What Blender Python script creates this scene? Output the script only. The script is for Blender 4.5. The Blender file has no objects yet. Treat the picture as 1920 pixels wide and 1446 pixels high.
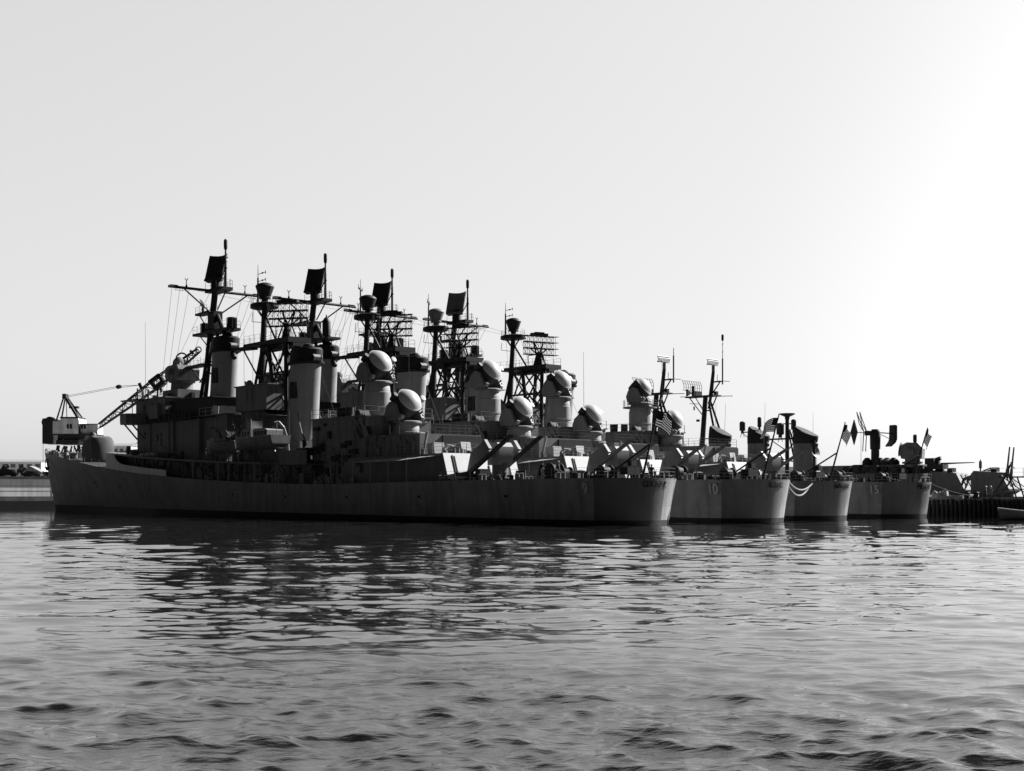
import bpy, bmesh, math, random
import numpy as np
from mathutils import Vector, Matrix, Euler
random.seed(7)
R = math.radians
sc = bpy.context.scene
COL = sc.collection

# ------------------------------------------------------------------ camera
F, HZ, CH = 2369.2, 926.7, 2.848          # focal length (px of the 1920 wide photo), horizon row, eye height
cam = bpy.data.cameras.new('camera')
cam.lens = F / 1920 * 36
cam.sensor_width = 36
cam.shift_y = (HZ - 723) / 1920
cam.clip_end = 20000
cam.clip_start = 0.1
camo = bpy.data.objects.new('camera', cam)
camo.location = (0, 0, CH)
camo.rotation_euler = (R(90), 0, 0)
COL.objects.link(camo)
sc.camera = camo

def at(px, py, Y):
    return Vector(((px - 960) / F * Y, Y, (HZ - py) / F * Y + CH))

# ------------------------------------------------------------------ light
SKY_BACK = 0.05
SUN_AZ, SUN_EL = 57.0, 35.0               # degrees right of the view axis, above the horizon
sd = Vector((math.sin(R(SUN_AZ)) * math.cos(R(SUN_EL)), math.cos(R(SUN_AZ)) * math.cos(R(SUN_EL)), math.sin(R(SUN_EL))))
sl = bpy.data.lights.new('sun', 'SUN')
sl.energy = 5.0
sl.angle = R(0.5)
sl.color = (1, 0.995, 0.99)
so = bpy.data.objects.new('sun', sl)
so.rotation_euler = sd.to_track_quat('Z', 'Y').to_euler()
so.location = (60, 40, 80)
COL.objects.link(so)
w = bpy.data.worlds.new('World')
sc.world = w
w.use_nodes = True
nt = w.node_tree
nt.nodes.clear()
sky = nt.nodes.new('ShaderNodeTexSky')
sky.sky_type = 'NISHITA'
sky.sun_disc = False
sky.sun_elevation = R(SUN_EL)
sky.sun_rotation = R(SUN_AZ)
sky.air_density = 1.0
sky.dust_density = 2.4
sky.ozone_density = 1.0
bw = nt.nodes.new('ShaderNodeRGBToBW')       # black-and-white film
pw = nt.nodes.new('ShaderNodeMath'); pw.operation = 'POWER'; pw.inputs[1].default_value = 0.25
# sky dimmed away from the view axis, added to keep shaded sides dark
tcw = nt.nodes.new('ShaderNodeTexCoord')
dt = nt.nodes.new('ShaderNodeVectorMath'); dt.operation = 'DOT_PRODUCT'
dt.inputs[1].default_value = (math.sin(R(2)) * math.cos(R(9)), math.cos(R(2)) * math.cos(R(9)), math.sin(R(9)))
mk = nt.nodes.new('ShaderNodeMapRange'); mk.interpolation_type = 'SMOOTHSTEP'
mk.inputs['From Min'].default_value = 0.55; mk.inputs['From Max'].default_value = 0.84
mk.inputs['To Min'].default_value = SKY_BACK * 5.0; mk.inputs['To Max'].default_value = 4.95
mu = nt.nodes.new('ShaderNodeMath'); mu.operation = 'MULTIPLY'
bg = nt.nodes.new('ShaderNodeBackground')
bg.inputs['Strength'].default_value = 0.05
ow = nt.nodes.new('ShaderNodeOutputWorld')
L = nt.links.new
L(sky.outputs[0], bw.inputs[0]); L(bw.outputs[0], pw.inputs[0]); L(pw.outputs[0], mu.inputs[0])
L(tcw.outputs['Generated'], dt.inputs[0]); L(dt.outputs['Value'], mk.inputs['Value']); L(mk.outputs[0], mu.inputs[1])
ds = nt.nodes.new('ShaderNodeVectorMath'); ds.operation = 'DOT_PRODUCT'
ds.inputs[1].default_value = (math.sin(R(46)), math.cos(R(46)), 0)
gl = nt.nodes.new('ShaderNodeMapRange'); gl.interpolation_type = 'SMOOTHSTEP'      # sky boost added right of the view to brighten the water
gl.inputs['From Min'].default_value = 0.78; gl.inputs['From Max'].default_value = 1.0
gl.inputs['To Min'].default_value = 1.0; gl.inputs['To Max'].default_value = 1.3
m3 = nt.nodes.new('ShaderNodeMath'); m3.operation = 'MULTIPLY'
L(tcw.outputs['Generated'], ds.inputs[0]); L(ds.outputs['Value'], gl.inputs['Value']); L(mu.outputs[0], m3.inputs[0]); L(gl.outputs[0], m3.inputs[1])
sz = nt.nodes.new('ShaderNodeSeparateXYZ'); L(tcw.outputs['Generated'], sz.inputs[0])
hz = nt.nodes.new('ShaderNodeMapRange'); hz.interpolation_type = 'SMOOTHSTEP'      # brighter thin haze higher up
hz.inputs['From Min'].default_value = 0.36; hz.inputs['From Max'].default_value = 0.62; hz.inputs['To Min'].default_value = 1.0; hz.inputs['To Max'].default_value = 1.0
L(sz.outputs['Z'], hz.inputs['Value'])
m5 = nt.nodes.new('ShaderNodeMath'); m5.operation = 'MULTIPLY'; L(m3.outputs[0], m5.inputs[0]); L(hz.outputs[0], m5.inputs[1])
L(m5.outputs[0], bg.inputs['Color']); L(bg.outputs[0], ow.inputs[0])
sc.view_settings.view_transform = 'Standard'
sc.view_settings.look = 'None'
sc.view_settings.exposure = 1.2
sc.view_settings.gamma = 1

# ------------------------------------------------------------------ materials
def paint(name, val, rough=0.6, var=0.25, scale=0.6, streak=0.0, spec=0.3, metallic=0.0, fine=0.0):
    m = bpy.data.materials.new(name)
    m.use_nodes = True
    t = m.node_tree
    b = t.nodes['Principled BSDF']
    b.inputs['Roughness'].default_value = rough
    b.inputs['Specular IOR Level'].default_value = spec
    b.inputs['Metallic'].default_value = metallic
    tc = t.nodes.new('ShaderNodeTexCoord')
    n = t.nodes.new('ShaderNodeTexNoise')
    n.inputs['Scale'].default_value = scale
    n.inputs['Detail'].default_value = 6
    n.inputs['Roughness'].default_value = 0.65
    t.links.new(tc.outputs['Object'], n.inputs['Vector'])
    r = t.nodes.new('ShaderNodeMapRange')
    r.inputs['From Min'].default_value = 0.3
    r.inputs['From Max'].default_value = 0.7
    r.inputs['To Min'].default_value = val * (1 - var)
    r.inputs['To Max'].default_value = val * (1 + var)
    t.links.new(n.outputs['Fac'], r.inputs['Value'])
    out = r.outputs[0]
    if streak > 0:                                   # rain and rust runs down the plating
        mp = t.nodes.new('ShaderNodeMapping')
        mp.inputs['Scale'].default_value = (1.3, 1.3, 0.10)
        n2 = t.nodes.new('ShaderNodeTexNoise')
        n2.inputs['Scale'].default_value = 1.0
        n2.inputs['Detail'].default_value = 5
        t.links.new(tc.outputs['Object'], mp.inputs['Vector'])
        t.links.new(mp.outputs[0], n2.inputs['Vector'])
        r2 = t.nodes.new('ShaderNodeMapRange')
        r2.inputs['From Min'].default_value = 0.42
        r2.inputs['From Max'].default_value = 0.72
        r2.inputs['To Min'].default_value = 1.0
        r2.inputs['To Max'].default_value = 1.0 - streak
        t.links.new(n2.outputs['Fac'], r2.inputs['Value'])
        mm = t.nodes.new('ShaderNodeMath'); mm.operation = 'MULTIPLY'
        t.links.new(out, mm.inputs[0]); t.links.new(r2.outputs[0], mm.inputs[1])
        out = mm.outputs[0]
    cb = t.nodes.new('ShaderNodeCombineColor')
    for i in range(3):
        t.links.new(out, cb.inputs[i])
    t.links.new(cb.outputs[0], b.inputs['Base Color'])
    if fine > 0:
        n3 = t.nodes.new('ShaderNodeTexNoise')
        n3.inputs['Scale'].default_value = scale * 3
        n3.inputs['Detail'].default_value = 3
        t.links.new(tc.outputs['Object'], n3.inputs['Vector'])
        bp = t.nodes.new('ShaderNodeBump')
        bp.inputs['Strength'].default_value = 0.5
        bp.inputs['Distance'].default_value = fine
        t.links.new(n3.outputs['Fac'], bp.inputs['Height'])
        t.links.new(bp.outputs[0], b.inputs['Normal'])
    return m

M = dict(
    hull=paint('hull_grey_paint', 0.25, 0.55, 0.22, 0.35, 0.35, fine=0.05),
    shaded_stern=paint('shaded_stern_grey', 0.07, 0.5, 0.15, 0.5, 0.2, fine=0.05),  # shade of the turning stern painted into the hull colour
    transom=paint('half_shaded_stern_grey', 0.15, 0.5, 0.15, 0.5, 0.25, fine=0.05),  # weaker painted stern shade, for three of the ships
    gunpaint=paint('weathered_gun_house_paint', 0.10, 0.6, 0.2, 0.6, 0.3),
    boot=paint('black_boot_topping', 0.012, 0.6, 0.3, 0.8),
    deck=paint('dark_deck_paint', 0.035, 0.8, 0.25, 0.8),
    house=paint('haze_grey_paint', 0.17, 0.6, 0.18, 0.5, 0.3),
    screen=paint('skylit_screen_grey', 0.75, 0.6, 0.1, 0.5, 0.15),
    funnel=paint('funnel_grey_paint', 0.28, 0.6, 0.1, 0.4, 0.2),
    light=paint('light_grey_paint', 0.27, 0.6, 0.1, 0.6, 0.15),
    cover=paint('pale_radome_cover', 0.40, 0.5, 0.06, 0.6),
    black=paint('black_mast_paint', 0.018, 0.6, 0.3, 1.0),
    soot=paint('black_funnel_paint', 0.012, 0.7, 0.3, 1.0),
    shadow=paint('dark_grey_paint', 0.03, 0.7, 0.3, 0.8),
    steel=paint('bare_grey_steel', 0.14, 0.5, 0.3, 1.2),
    white=paint('white_paint', 0.6, 0.5, 0.06, 1.0),
    glass=paint('dark_window_glass', 0.02, 0.1, 0.1, 1.0, spec=0.5),
    canvas=paint('pale_canvas', 0.36, 0.9, 0.12, 0.8),
    rope=paint('manila_rope', 0.24, 0.9, 0.15, 3.0),
    darkrope=paint('tarred_rope', 0.03, 0.9, 0.2, 3.0),
    wood=paint('tarred_timber', 0.035, 0.85, 0.4, 0.7, 0.3),
    plank=paint('weathered_planks', 0.16, 0.9, 0.3, 0.6),
    concrete=paint('pale_concrete', 0.8, 0.85, 0.15, 0.25, 0.25),
    stain=paint('wet_stained_concrete', 0.13, 0.7, 0.4, 0.5, 0.3),
    cap=paint('dark_concrete_cap', 0.07, 0.8, 0.3, 0.5),
    earth=paint('dusty_ground', 0.25, 0.95, 0.25, 0.08),
    roof=paint('grey_roof', 0.22, 0.85, 0.2, 0.4),
    wall=paint('whitewashed_wall', 0.75, 0.85, 0.06, 0.3),
    foliage=paint('dark_foliage', 0.05, 0.9, 0.5, 1.5),
    bark=paint('tree_bark', 0.06, 0.9, 0.3, 2.0),
    cloth=paint('dark_navy_cloth', 0.02, 0.9, 0.2, 3.0),
    denim=paint('blue_denim_cloth', 0.07, 0.9, 0.2, 3.0),
    shirt=paint('work_shirt_cloth', 0.16, 0.9, 0.2, 3.0),
    skin=paint('skin', 0.28, 0.6, 0.1, 3.0),
    flagdark=paint('flag_dark_cloth', 0.03, 0.9, 0.1, 3.0),
    flagcanton=paint('flag_canton_cloth', 0.025, 0.9, 0.1, 3.0),
    flagwhite=paint('flag_white_cloth', 0.7, 0.9, 0.05, 3.0),
    rubber=paint('black_rubber', 0.02, 0.8, 0.2, 3.0),
    crane=paint('crane_grey_paint', 0.8, 0.7, 0.25, 0.5, 0.3),
    numpaint=paint('white_number_paint', 0.42, 0.6, 0.1, 2.0),
    blackpaint=paint('black_letter_paint', 0.01, 0.6, 0.1, 2.0),
)

# ------------------------------------------------------------------ mesh builder
class MB:
    def __init__(s):
        s.v = []; s.f = []; s.m = []; s.cuts = []
    def add(s, vs, fs, mi=0):
        o = len(s.v)
        s.cuts.append((o, len(s.f)))
        s.v += [tuple(v) for v in vs]
        s.f += [tuple(i + o for i in f) for f in fs]
        s.m += [mi] * len(fs)
        return s
    def box(s, x0, x1, y0, y1, z0, z1, mi=0, taper=0.0, mat=None):
        t = taper
        vs = [(x0, y0, z0), (x1, y0, z0), (x1, y1, z0), (x0, y1, z0), (x0 + t, y0 + t, z1), (x1 - t, y0 + t, z1), (x1 - t, y1 - t, z1), (x0 + t, y1 - t, z1)]
        if mat: vs = [mat @ Vector(v) for v in vs]
        return s.add(vs, [(3, 2, 1, 0), (4, 5, 6, 7), (0, 1, 5, 4), (1, 2, 6, 5), (2, 3, 7, 6), (3, 0, 4, 7)], mi)
    def cbox(s, c, sx, sy, sz, rot=None, mi=0):
        mt = Matrix.Translation(c)
        if rot: mt = mt @ Euler(rot).to_matrix().to_4x4()
        return s.box(-sx / 2, sx / 2, -sy / 2, sy / 2, -sz / 2, sz / 2, mi, 0, mt)
    def tube(s, p, q, r0, r1=None, n=8, mi=0, caps=True):
        p = Vector(p); q = Vector(q)
        r1 = r0 if r1 is None else r1
        d = (q - p)
        if d.length < 1e-6: return s
        d.normalize()
        a = d.orthogonal().normalized(); b = d.cross(a)
        vs = []
        for c, r in ((p, r0), (q, r1)):
            for k in range(n):
                t = 2 * math.pi * k / n
                vs.append(c + a * r * math.cos(t) + b * r * math.sin(t))
        fs = [(k, (k + 1) % n, n + (k + 1) % n, n + k) for k in range(n)]
        if caps: fs += [tuple(reversed(range(n))), tuple(range(n, 2 * n))]
        return s.add(vs, fs, mi)
    def path(s, pts, r, n=6, mi=0):
        for i in range(len(pts) - 1):
            s.tube(pts[i], pts[i + 1], r, r, n, mi)
        return s
    def lathe(s, prof, n=24, c=(0, 0, 0), sx=1, sy=1, mi=0, mat=None, closed=True):
        vs = []
        for r, z in prof:
            for k in range(n):
                t = 2 * math.pi * k / n
                v = Vector((c[0] + sx * r * math.cos(t), c[1] + sy * r * math.sin(t), c[2] + z))
                vs.append(mat @ v if mat else v)
        fs = []
        for i in range(len(prof) - 1):
            for k in range(n):
                fs.append((i * n + k, i * n + (k + 1) % n, (i + 1) * n + (k + 1) % n, (i + 1) * n + k))
        if closed:
            fs.append(tuple(reversed(range(n))))
            fs.append(tuple(range((len(prof) - 1) * n, len(prof) * n)))
        return s.add(vs, fs, mi)
    def prism(s, poly, a, b, axis='y', mi=0, mat=None):
        """poly of (u,v) extruded along axis from a to b; axis y: (x,z); axis z: (x,y); axis x: (y,z)"""
        n = len(poly)
        def P(u, v, t):
            q = {'y': (u, t, v), 'z': (u, v, t), 'x': (t, u, v)}[axis]
            return mat @ Vector(q) if mat else q
        vs = [P(u, v, a) for u, v in poly] + [P(u, v, b) for u, v in poly]
        fs = [tuple(range(n)), tuple(reversed(range(n, 2 * n)))]
        fs += [(i, n + i, n + (i + 1) % n, (i + 1) % n) for i in range(n)]
        return s.add(vs, fs, mi)
    def build_each(s, name, mats, parent=None, **kw):
        """every piece added becomes an object of its own"""
        for (a, b, c, d) in s.marks():
            q = MB(); q.v = s.v[a:b]; q.f = [tuple(i - a for i in f) for f in s.f[c:d]]; q.m = s.m[c:d]
            q.build(name, mats, parent, **kw)
    def marks(s):
        out = []
        k = s.cuts + [(len(s.v), len(s.f))]
        return [(k[i][0], k[i + 1][0], k[i][1], k[i + 1][1]) for i in range(len(k) - 1)]
    def build(s, name, mats, parent=None, smooth=True, angle=32):
        me = bpy.data.meshes.new(name)
        me.from_pydata(s.v, [], s.f)
        if not isinstance(mats, (list, tuple)): mats = [mats]
        for m in mats: me.materials.append(M[m] if isinstance(m, str) else m)
        if len(mats) > 1: me.polygons.foreach_set('material_index', s.m)
        bm = bmesh.new(); bm.from_mesh(me)
        bmesh.ops.recalc_face_normals(bm, faces=bm.faces)
        bm.to_mesh(me); bm.free()
        if smooth:
            me.shade_smooth()
            me.set_sharp_from_angle(angle=R(angle))
        o = bpy.data.objects.new(name, me)
        COL.objects.link(o)
        if parent is not None: o.parent = parent
        return o

def tag(o, label=None, cat=None, group=None, kind=None):
    if label: o['label'] = label
    if cat: o['category'] = cat
    if group: o['group'] = group
    if kind: o['kind'] = kind
    return o

def empty(name, loc=(0, 0, 0), rz=0, parent=None):
    o = bpy.data.objects.new(name, None)
    o.empty_display_size = 1
    o.location = loc
    o.rotation_euler = (0, 0, rz)
    COL.objects.link(o)
    if parent is not None: o.parent = parent
    return o

def copy_tree(o, parent=None, skip=()):
    c = o.copy()
    COL.objects.link(c)
    c.parent = parent
    for ch in list(o.children):
        if ch.get('only') or ch.name.split('.')[0] in skip: continue
        copy_tree(ch, c, skip)
    return c

def child(o, name):
    return [c for c in o.children if c.name.split('.')[0] == name]

_text_cache = {}
def add_seams(m, depth=.80):
    t = m.node_tree; b = t.nodes['Principled BSDF']
    tc = t.nodes.new('ShaderNodeTexCoord'); mp = t.nodes.new('ShaderNodeMapping'); mp.inputs['Rotation'].default_value = (R(90), 0, 0)
    br = t.nodes.new('ShaderNodeTexBrick'); br.inputs['Scale'].default_value = 1.0
    br.inputs['Color1'].default_value = (1, 1, 1, 1); br.inputs['Color2'].default_value = (.86, .86, .86, 1); br.inputs['Mortar'].default_value = (depth, depth, depth, 1)
    br.inputs['Mortar Size'].default_value = .025; br.inputs['Brick Width'].default_value = 6.5; br.inputs['Row Height'].default_value = 1.7
    src = b.inputs['Base Color'].links[0].from_socket
    mx = t.nodes.new('ShaderNodeMix'); mx.data_type = 'RGBA'; mx.blend_type = 'MULTIPLY'; mx.inputs['Factor'].default_value = 1
    t.links.new(tc.outputs['Object'], mp.inputs[0]); t.links.new(mp.outputs[0], br.inputs['Vector'])
    t.links.new(src, mx.inputs['A']); t.links.new(br.outputs['Color'], mx.inputs['B']); t.links.new(mx.outputs['Result'], b.inputs['Base Color'])
add_seams(M['hull'])

def text_mesh(body, size, mat, extrude=0.02):
    cu = bpy.data.curves.new('lettering', 'FONT')
    cu.body = body; cu.size = size; cu.extrude = extrude
    cu.align_x = 'CENTER'; cu.align_y = 'CENTER'
    cu.offset = 0.012
    ob = bpy.data.objects.new('lettering', cu)
    COL.objects.link(ob)
    dg = bpy.context.evaluated_depsgraph_get()
    me = bpy.data.meshes.new_from_object(ob.evaluated_get(dg))
    bpy.data.objects.remove(ob)
    me.materials.clear(); me.materials.append(M[mat])
    return me

# ------------------------------------------------------------------ hull shapes
def interp(tab):
    xs = [a for a, _ in tab]; ys = [b for _, b in tab]
    def fn(x):
        if x <= xs[0]: return ys[0]
        if x >= xs[-1]: return ys[-1]
        for i in range(len(xs) - 1):
            if x <= xs[i + 1]:
                t = (x - xs[i]) / (xs[i + 1] - xs[i])
                # smooth catmull-rom
                y0 = ys[max(i - 1, 0)]; y1 = ys[i]; y2 = ys[i + 1]; y3 = ys[min(i + 2, len(ys) - 1)]
                x0 = xs[max(i - 1, 0)]; x3 = xs[min(i + 2, len(xs) - 1)]
                h = xs[i + 1] - xs[i]
                m1 = (y2 - y0) / (xs[i + 1] - x0) * h; m2 = (y3 - y1) / (x3 - xs[i]) * h
                return (2*t**3-3*t**2+1)*y1 + (t**3-2*t**2+t)*m1 + (-2*t**3+3*t**2)*y2 + (t**3-t**2)*m2
    return fn

ZD = interp([(0, 4.32), (10, 4.28), (25, 4.18), (46, 4.02), (60, 4.32), (75, 4.8), (88, 5.4), (100, 6.05), (112, 6.9), (125, 8.0), (133, 8.7), (145, 9.7), (156, 10.5)])
BD = interp([(0, 5.5), (6, 5.9), (20, 6.7), (45, 7.2), (75, 7.25), (95, 7.0), (108, 6.4), (120, 5.4), (132, 4.0), (143, 2.45), (151, 1.1), (156, 0.12)])
BW = interp([(0, 4.9), (6, 5.3), (20, 6.3), (45, 7.05), (75, 7.05), (95, 6.1), (108, 4.6), (120, 3.0), (132, 1.7), (143, 0.75), (151, 0.25), (156, 0.05)])

def make_hull(parent, ZD, BD, BW, LEN, rake=5.5, arc=2.5, corner=2.4, trake=0.5, boot=(0.45, 0.95), name='hull', mats=('hull', 'boot'), transom_mat=None, nst=64, dark_n=0):
    fr = [-0.25, 0.0, None, 0.3, 0.5, 0.7, 0.85, 1.0]
    def pt(s, t, side):
        xd = s * LEN
        zd = ZD(xd)
        tt = max(t, 0.0)
        b = BW(xd) + (BD(xd) - BW(xd)) * tt ** 1.5
        if t < 0: b *= 1 + t * 0.3
        xb = LEN - rake * (1 - tt) ** 1.15
        xs = corner + trake * (1 - tt)
        x = xs + (xd / LEN) * (xb - xs)
        return (x, side * b, zd * t)
    loop = [('s', 1 - i / nst, 1) for i in range(nst + 1)]
    na = 28
    loop += [('t', 1 - 2 * k / na, 0) for k in range(1, na)]
    loop += [('s', i / nst, -1) for i in range(nst)]
    vs = []; rows = len(fr); n = len(loop)
    for f in fr:
        for kind, a, side in loop:
            if kind == 's':
                t = f
                if f is None:
                    bz = boot[0] + (boot[1] - boot[0]) * a
                    t = bz / ZD(a * LEN)
                vs.append(pt(a, t, side))
            else:
                t = f if f is not None else boot[0] / ZD(0)
                p = pt(0, t, 1)
                vs.append((p[0] - arc * (1 - a * a), p[1] * a, ZD(0) * t))
    m = MB()
    fs = []; ms = []
    for r in range(rows - 1):
        for k in range(n):
            k2 = (k + 1) % n
            fs.append((r * n + k, r * n + k2, (r + 1) * n + k2, (r + 1) * n + k))
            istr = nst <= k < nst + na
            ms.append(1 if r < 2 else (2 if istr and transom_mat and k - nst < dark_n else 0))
    m.v = vs; m.f = fs; m.m = ms
    mats = list(mats) + ([transom_mat] if transom_mat else [])
    h = m.build(name, mats, parent, angle=30)
    # deck: strips joining port and starboard edges, 8 cm below the sheer strake
    d = MB()
    top = [(a, b, c - 0.08) for a, b, c in vs[(rows - 1) * n:]]
    port = top[:nst + 1]; star = [top[0]] + list(reversed(top[nst + na:]))
    dv = []; df = []
    P = top[:nst + 1]
    for i in range(nst + 1):
        x, y, z = P[i]
        dv += [(x, y - 0.02, z), (x, 0, z + 0.05 * min(abs(y), 1)), (x, -y + 0.02, z)]
    for i in range(nst):
        for j in range(2):
            df.append((i * 3 + j, (i + 1) * 3 + j, (i + 1) * 3 + j + 1, i * 3 + j + 1))
    d.add(dv, df)
    arcp = [top[nst]] + top[nst + 1:nst + na] + [(top[nst][0], -top[nst][1], top[nst][2])]
    d.add(arcp, [tuple(range(len(arcp)))])
    d.build('main_deck', 'deck', parent)
    return h

def railing(pts, h=1.0, every=1.9, r=0.03, lines=3):
    """stanchions with wire life lines along a 3-D polyline"""
    m = MB()
    for i in range(len(pts) - 1):
        a = Vector(pts[i]); b = Vector(pts[i + 1])
        n = max(1, int((b - a).length / every))
        for k in range(n + (1 if i == len(pts) - 2 else 0)):
            p = a.lerp(b, k / n)
            m.tube(p, p + Vector((0, 0, h)), r, r, 5)
        for q in range(lines):
            z = Vector((0, 0, h * (q + 1) / lines))
            m.tube(a + z, b + z, r * 0.55, r * 0.55, 4)
    return m

def deck_edge(x0, x1, side=1, inset=0.12, step=4.0, dz=-0.05):
    n = max(1, int(abs(x1 - x0) / step))
    return [(x0 + (x1 - x0) * i / n, side * (BD(x0 + (x1 - x0) * i / n) - inset), ZD(x0 + (x1 - x0) * i / n) + dz) for i in range(n + 1)]

# ------------------------------------------------------------------ ship fittings
def radar_director(parent, loc, tub_h, ylook, elev=37):
    """missile guidance radar: drum tub, U yoke, dish with domed cover"""
    g = empty('radar_director', loc, 0, parent)
    m = MB()
    m.lathe([(1.62, -tub_h), (1.62, -1.05), (1.56, -1.0), (1.5, -0.35), (1.36, -0.08), (1.36, 0.0)], 32)
    if tub_h > 3:
        m.lathe([(1.60, -tub_h + 1.3), (1.72, -tub_h + 1.32), (1.72, -tub_h + 1.38), (1.60, -tub_h + 1.4)], 32, closed=False)
    m.build('pedestal', 'funnel', g)
    t = empty('antenna_mount', (0, 0, 0), ylook, g)
    y = MB()
    y.lathe([(1.5, 0.02), (1.78, 0.06), (1.78, 0.22), (1.6, 0.34)], 28)
    for s in (-1, 1):
        y.prism([(-1.35, 0.3), (0.75, 0.3), (0.9, 0.75), (0.45, 1.5), (0.15, 2.3), (-0.6, 2.5), (-1.2, 2.0), (-1.55, 1.1)], s * 1.60, s * 2.05, 'y')
    y.box(-1.5, -0.7, -1.45, 1.45, 0.3, 1.9)
    y.build('yoke', 'house', t)
    c = Matrix.Translation((0.1, 0, 2.35)) @ Matrix.Rotation(R(90 - elev), 4, 'Y') @ Matrix.Scale(1.13, 4)
    d = MB()
    d.lathe([(0.75, -1.35), (1.12, -1.15), (1.27, -0.5), (1.34, 0.25), (1.38, 0.52), (1.34, 0.56)], 36, mat=c)
    d.box(-0.5, 0.5, -0.5, 0.5, -1.7, -1.2, mat=c)
    d.build('dish', 'shadow', t)
    cv = MB()
    prof = [(1.42, 0.50), (1.43, 0.58), (1.36, 0.63)]
    for k in range(1, 11):
        a = k / 10 * R(58)
        Rr = 1.34 / math.sin(R(58))
        prof.append((Rr * math.sin(R(58) - a) + 0.001, 0.65 + Rr * (math.cos(R(58) - a) - math.cos(R(58))) * 0.95))
    cv.lathe(prof, 40, mat=c)
    cv.build('dish_cover', 'cover', t)
    st = MB()
    for k in range(5):                                 # rungs up the side of the mount
        st.cbox((0.62 - 0.07 * k, 2.02, 0.62 + 0.42 * k), 0.5, 0.16, 0.2, (0, -0.25, 0))
    st.cbox((0.3, 1.98, 0.25), 1.9, 0.3, 0.12)
    st.cbox((0.95, -1.6, 0.75), 0.4, 0.5, 0.5, (0, 0.6, 0))
    st.lathe([(0.28, -0.4), (0.36, -0.1), (0.36, 0.3), (0.1, 0.34)], 14, mat=Matrix.Translation((0.35, 2.15, 2.95)) @ Matrix.Rotation(R(60), 4, 'Y'))
    st.build_each('mount_step', 'light', t)
    e = MB()
    e.lathe([(0.3, -0.5), (0.42, 0.3), (0.3, 0.5)], 14, mat=Matrix.Translation((-0.2, -1.75, 3.0)) @ Matrix.Rotation(R(50), 4, 'Y'))
    e.box(-0.6, 0.0, 1.5, 1.9, 2.9, 3.25)
    e.build_each('capture_antenna', 'black', t)
    return g, t

def make_launcher(parent, loc, elev=28, ztrain=math.pi):
    g = empty('missile_launcher', loc, ztrain, parent)
    m = MB()
    m.lathe([(1.05, -0.1), (1.0, 0.15), (0.86, 0.2), (0.86, 1.75), (0.95, 1.8)], 28)
    m.build('pedestal', 'house', g)
    b = MB()
    b.prism([(-0.95, 1.7), (0.75, 1.7), (1.0, 2.2), (1.0, 3.6), (0.6, 4.05), (-0.7, 4.05), (-1.0, 3.5)], -0.95, 0.95, 'y')
    b.box(-0.35, 0.35, -2.05, 2.05, 2.55, 3.25)
    b.build('housing', 'light', g)
    for s in (-1, 1):
        mt = Matrix.Translation((0, s * 2.0, 2.9)) @ Matrix.Rotation(-R(elev), 4, 'Y')
        a = MB()
        a.prism([(-3.4, -0.35), (0.9, -0.35), (0.55, 1.15), (-1.9, 1.15)], -0.22, 0.22, 'y', 0, mt)
        ao = a.build('launcher_arm', 'house', g)
        w_ = MB()
        w_.box(0.80, 0.98, -0.2, 0.2, -0.2, 1.05, mat=mt @ Matrix.Rotation(R(-13), 4, 'Y'))
        w_.build('sunlit_arm_end', 'light', ao)  # end painted paler than the arm, as if sunlit
        r_ = MB()
        r_.prism([(-3.9, -0.72), (4.4, -0.60), (4.6, -0.45), (4.4, -0.34), (-3.9, -0.30), (-4.05, -0.5)], -0.22, 0.22, 'y', 0, mt)
        r_.tube(mt @ Vector((-3.9, 0, -0.55)), mt @ Vector((-3.2, 0, -0.55)), 0.3, 0.3, 12)
        for q in (-0.32, 0.32):
            r_.cbox(mt @ Vector((-3.3, q, -0.95)), 0.6, 0.06, 0.7, (0, 0.5, 0))
        r_.build('guide_rail', 'steel', ao)
    return g

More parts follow.
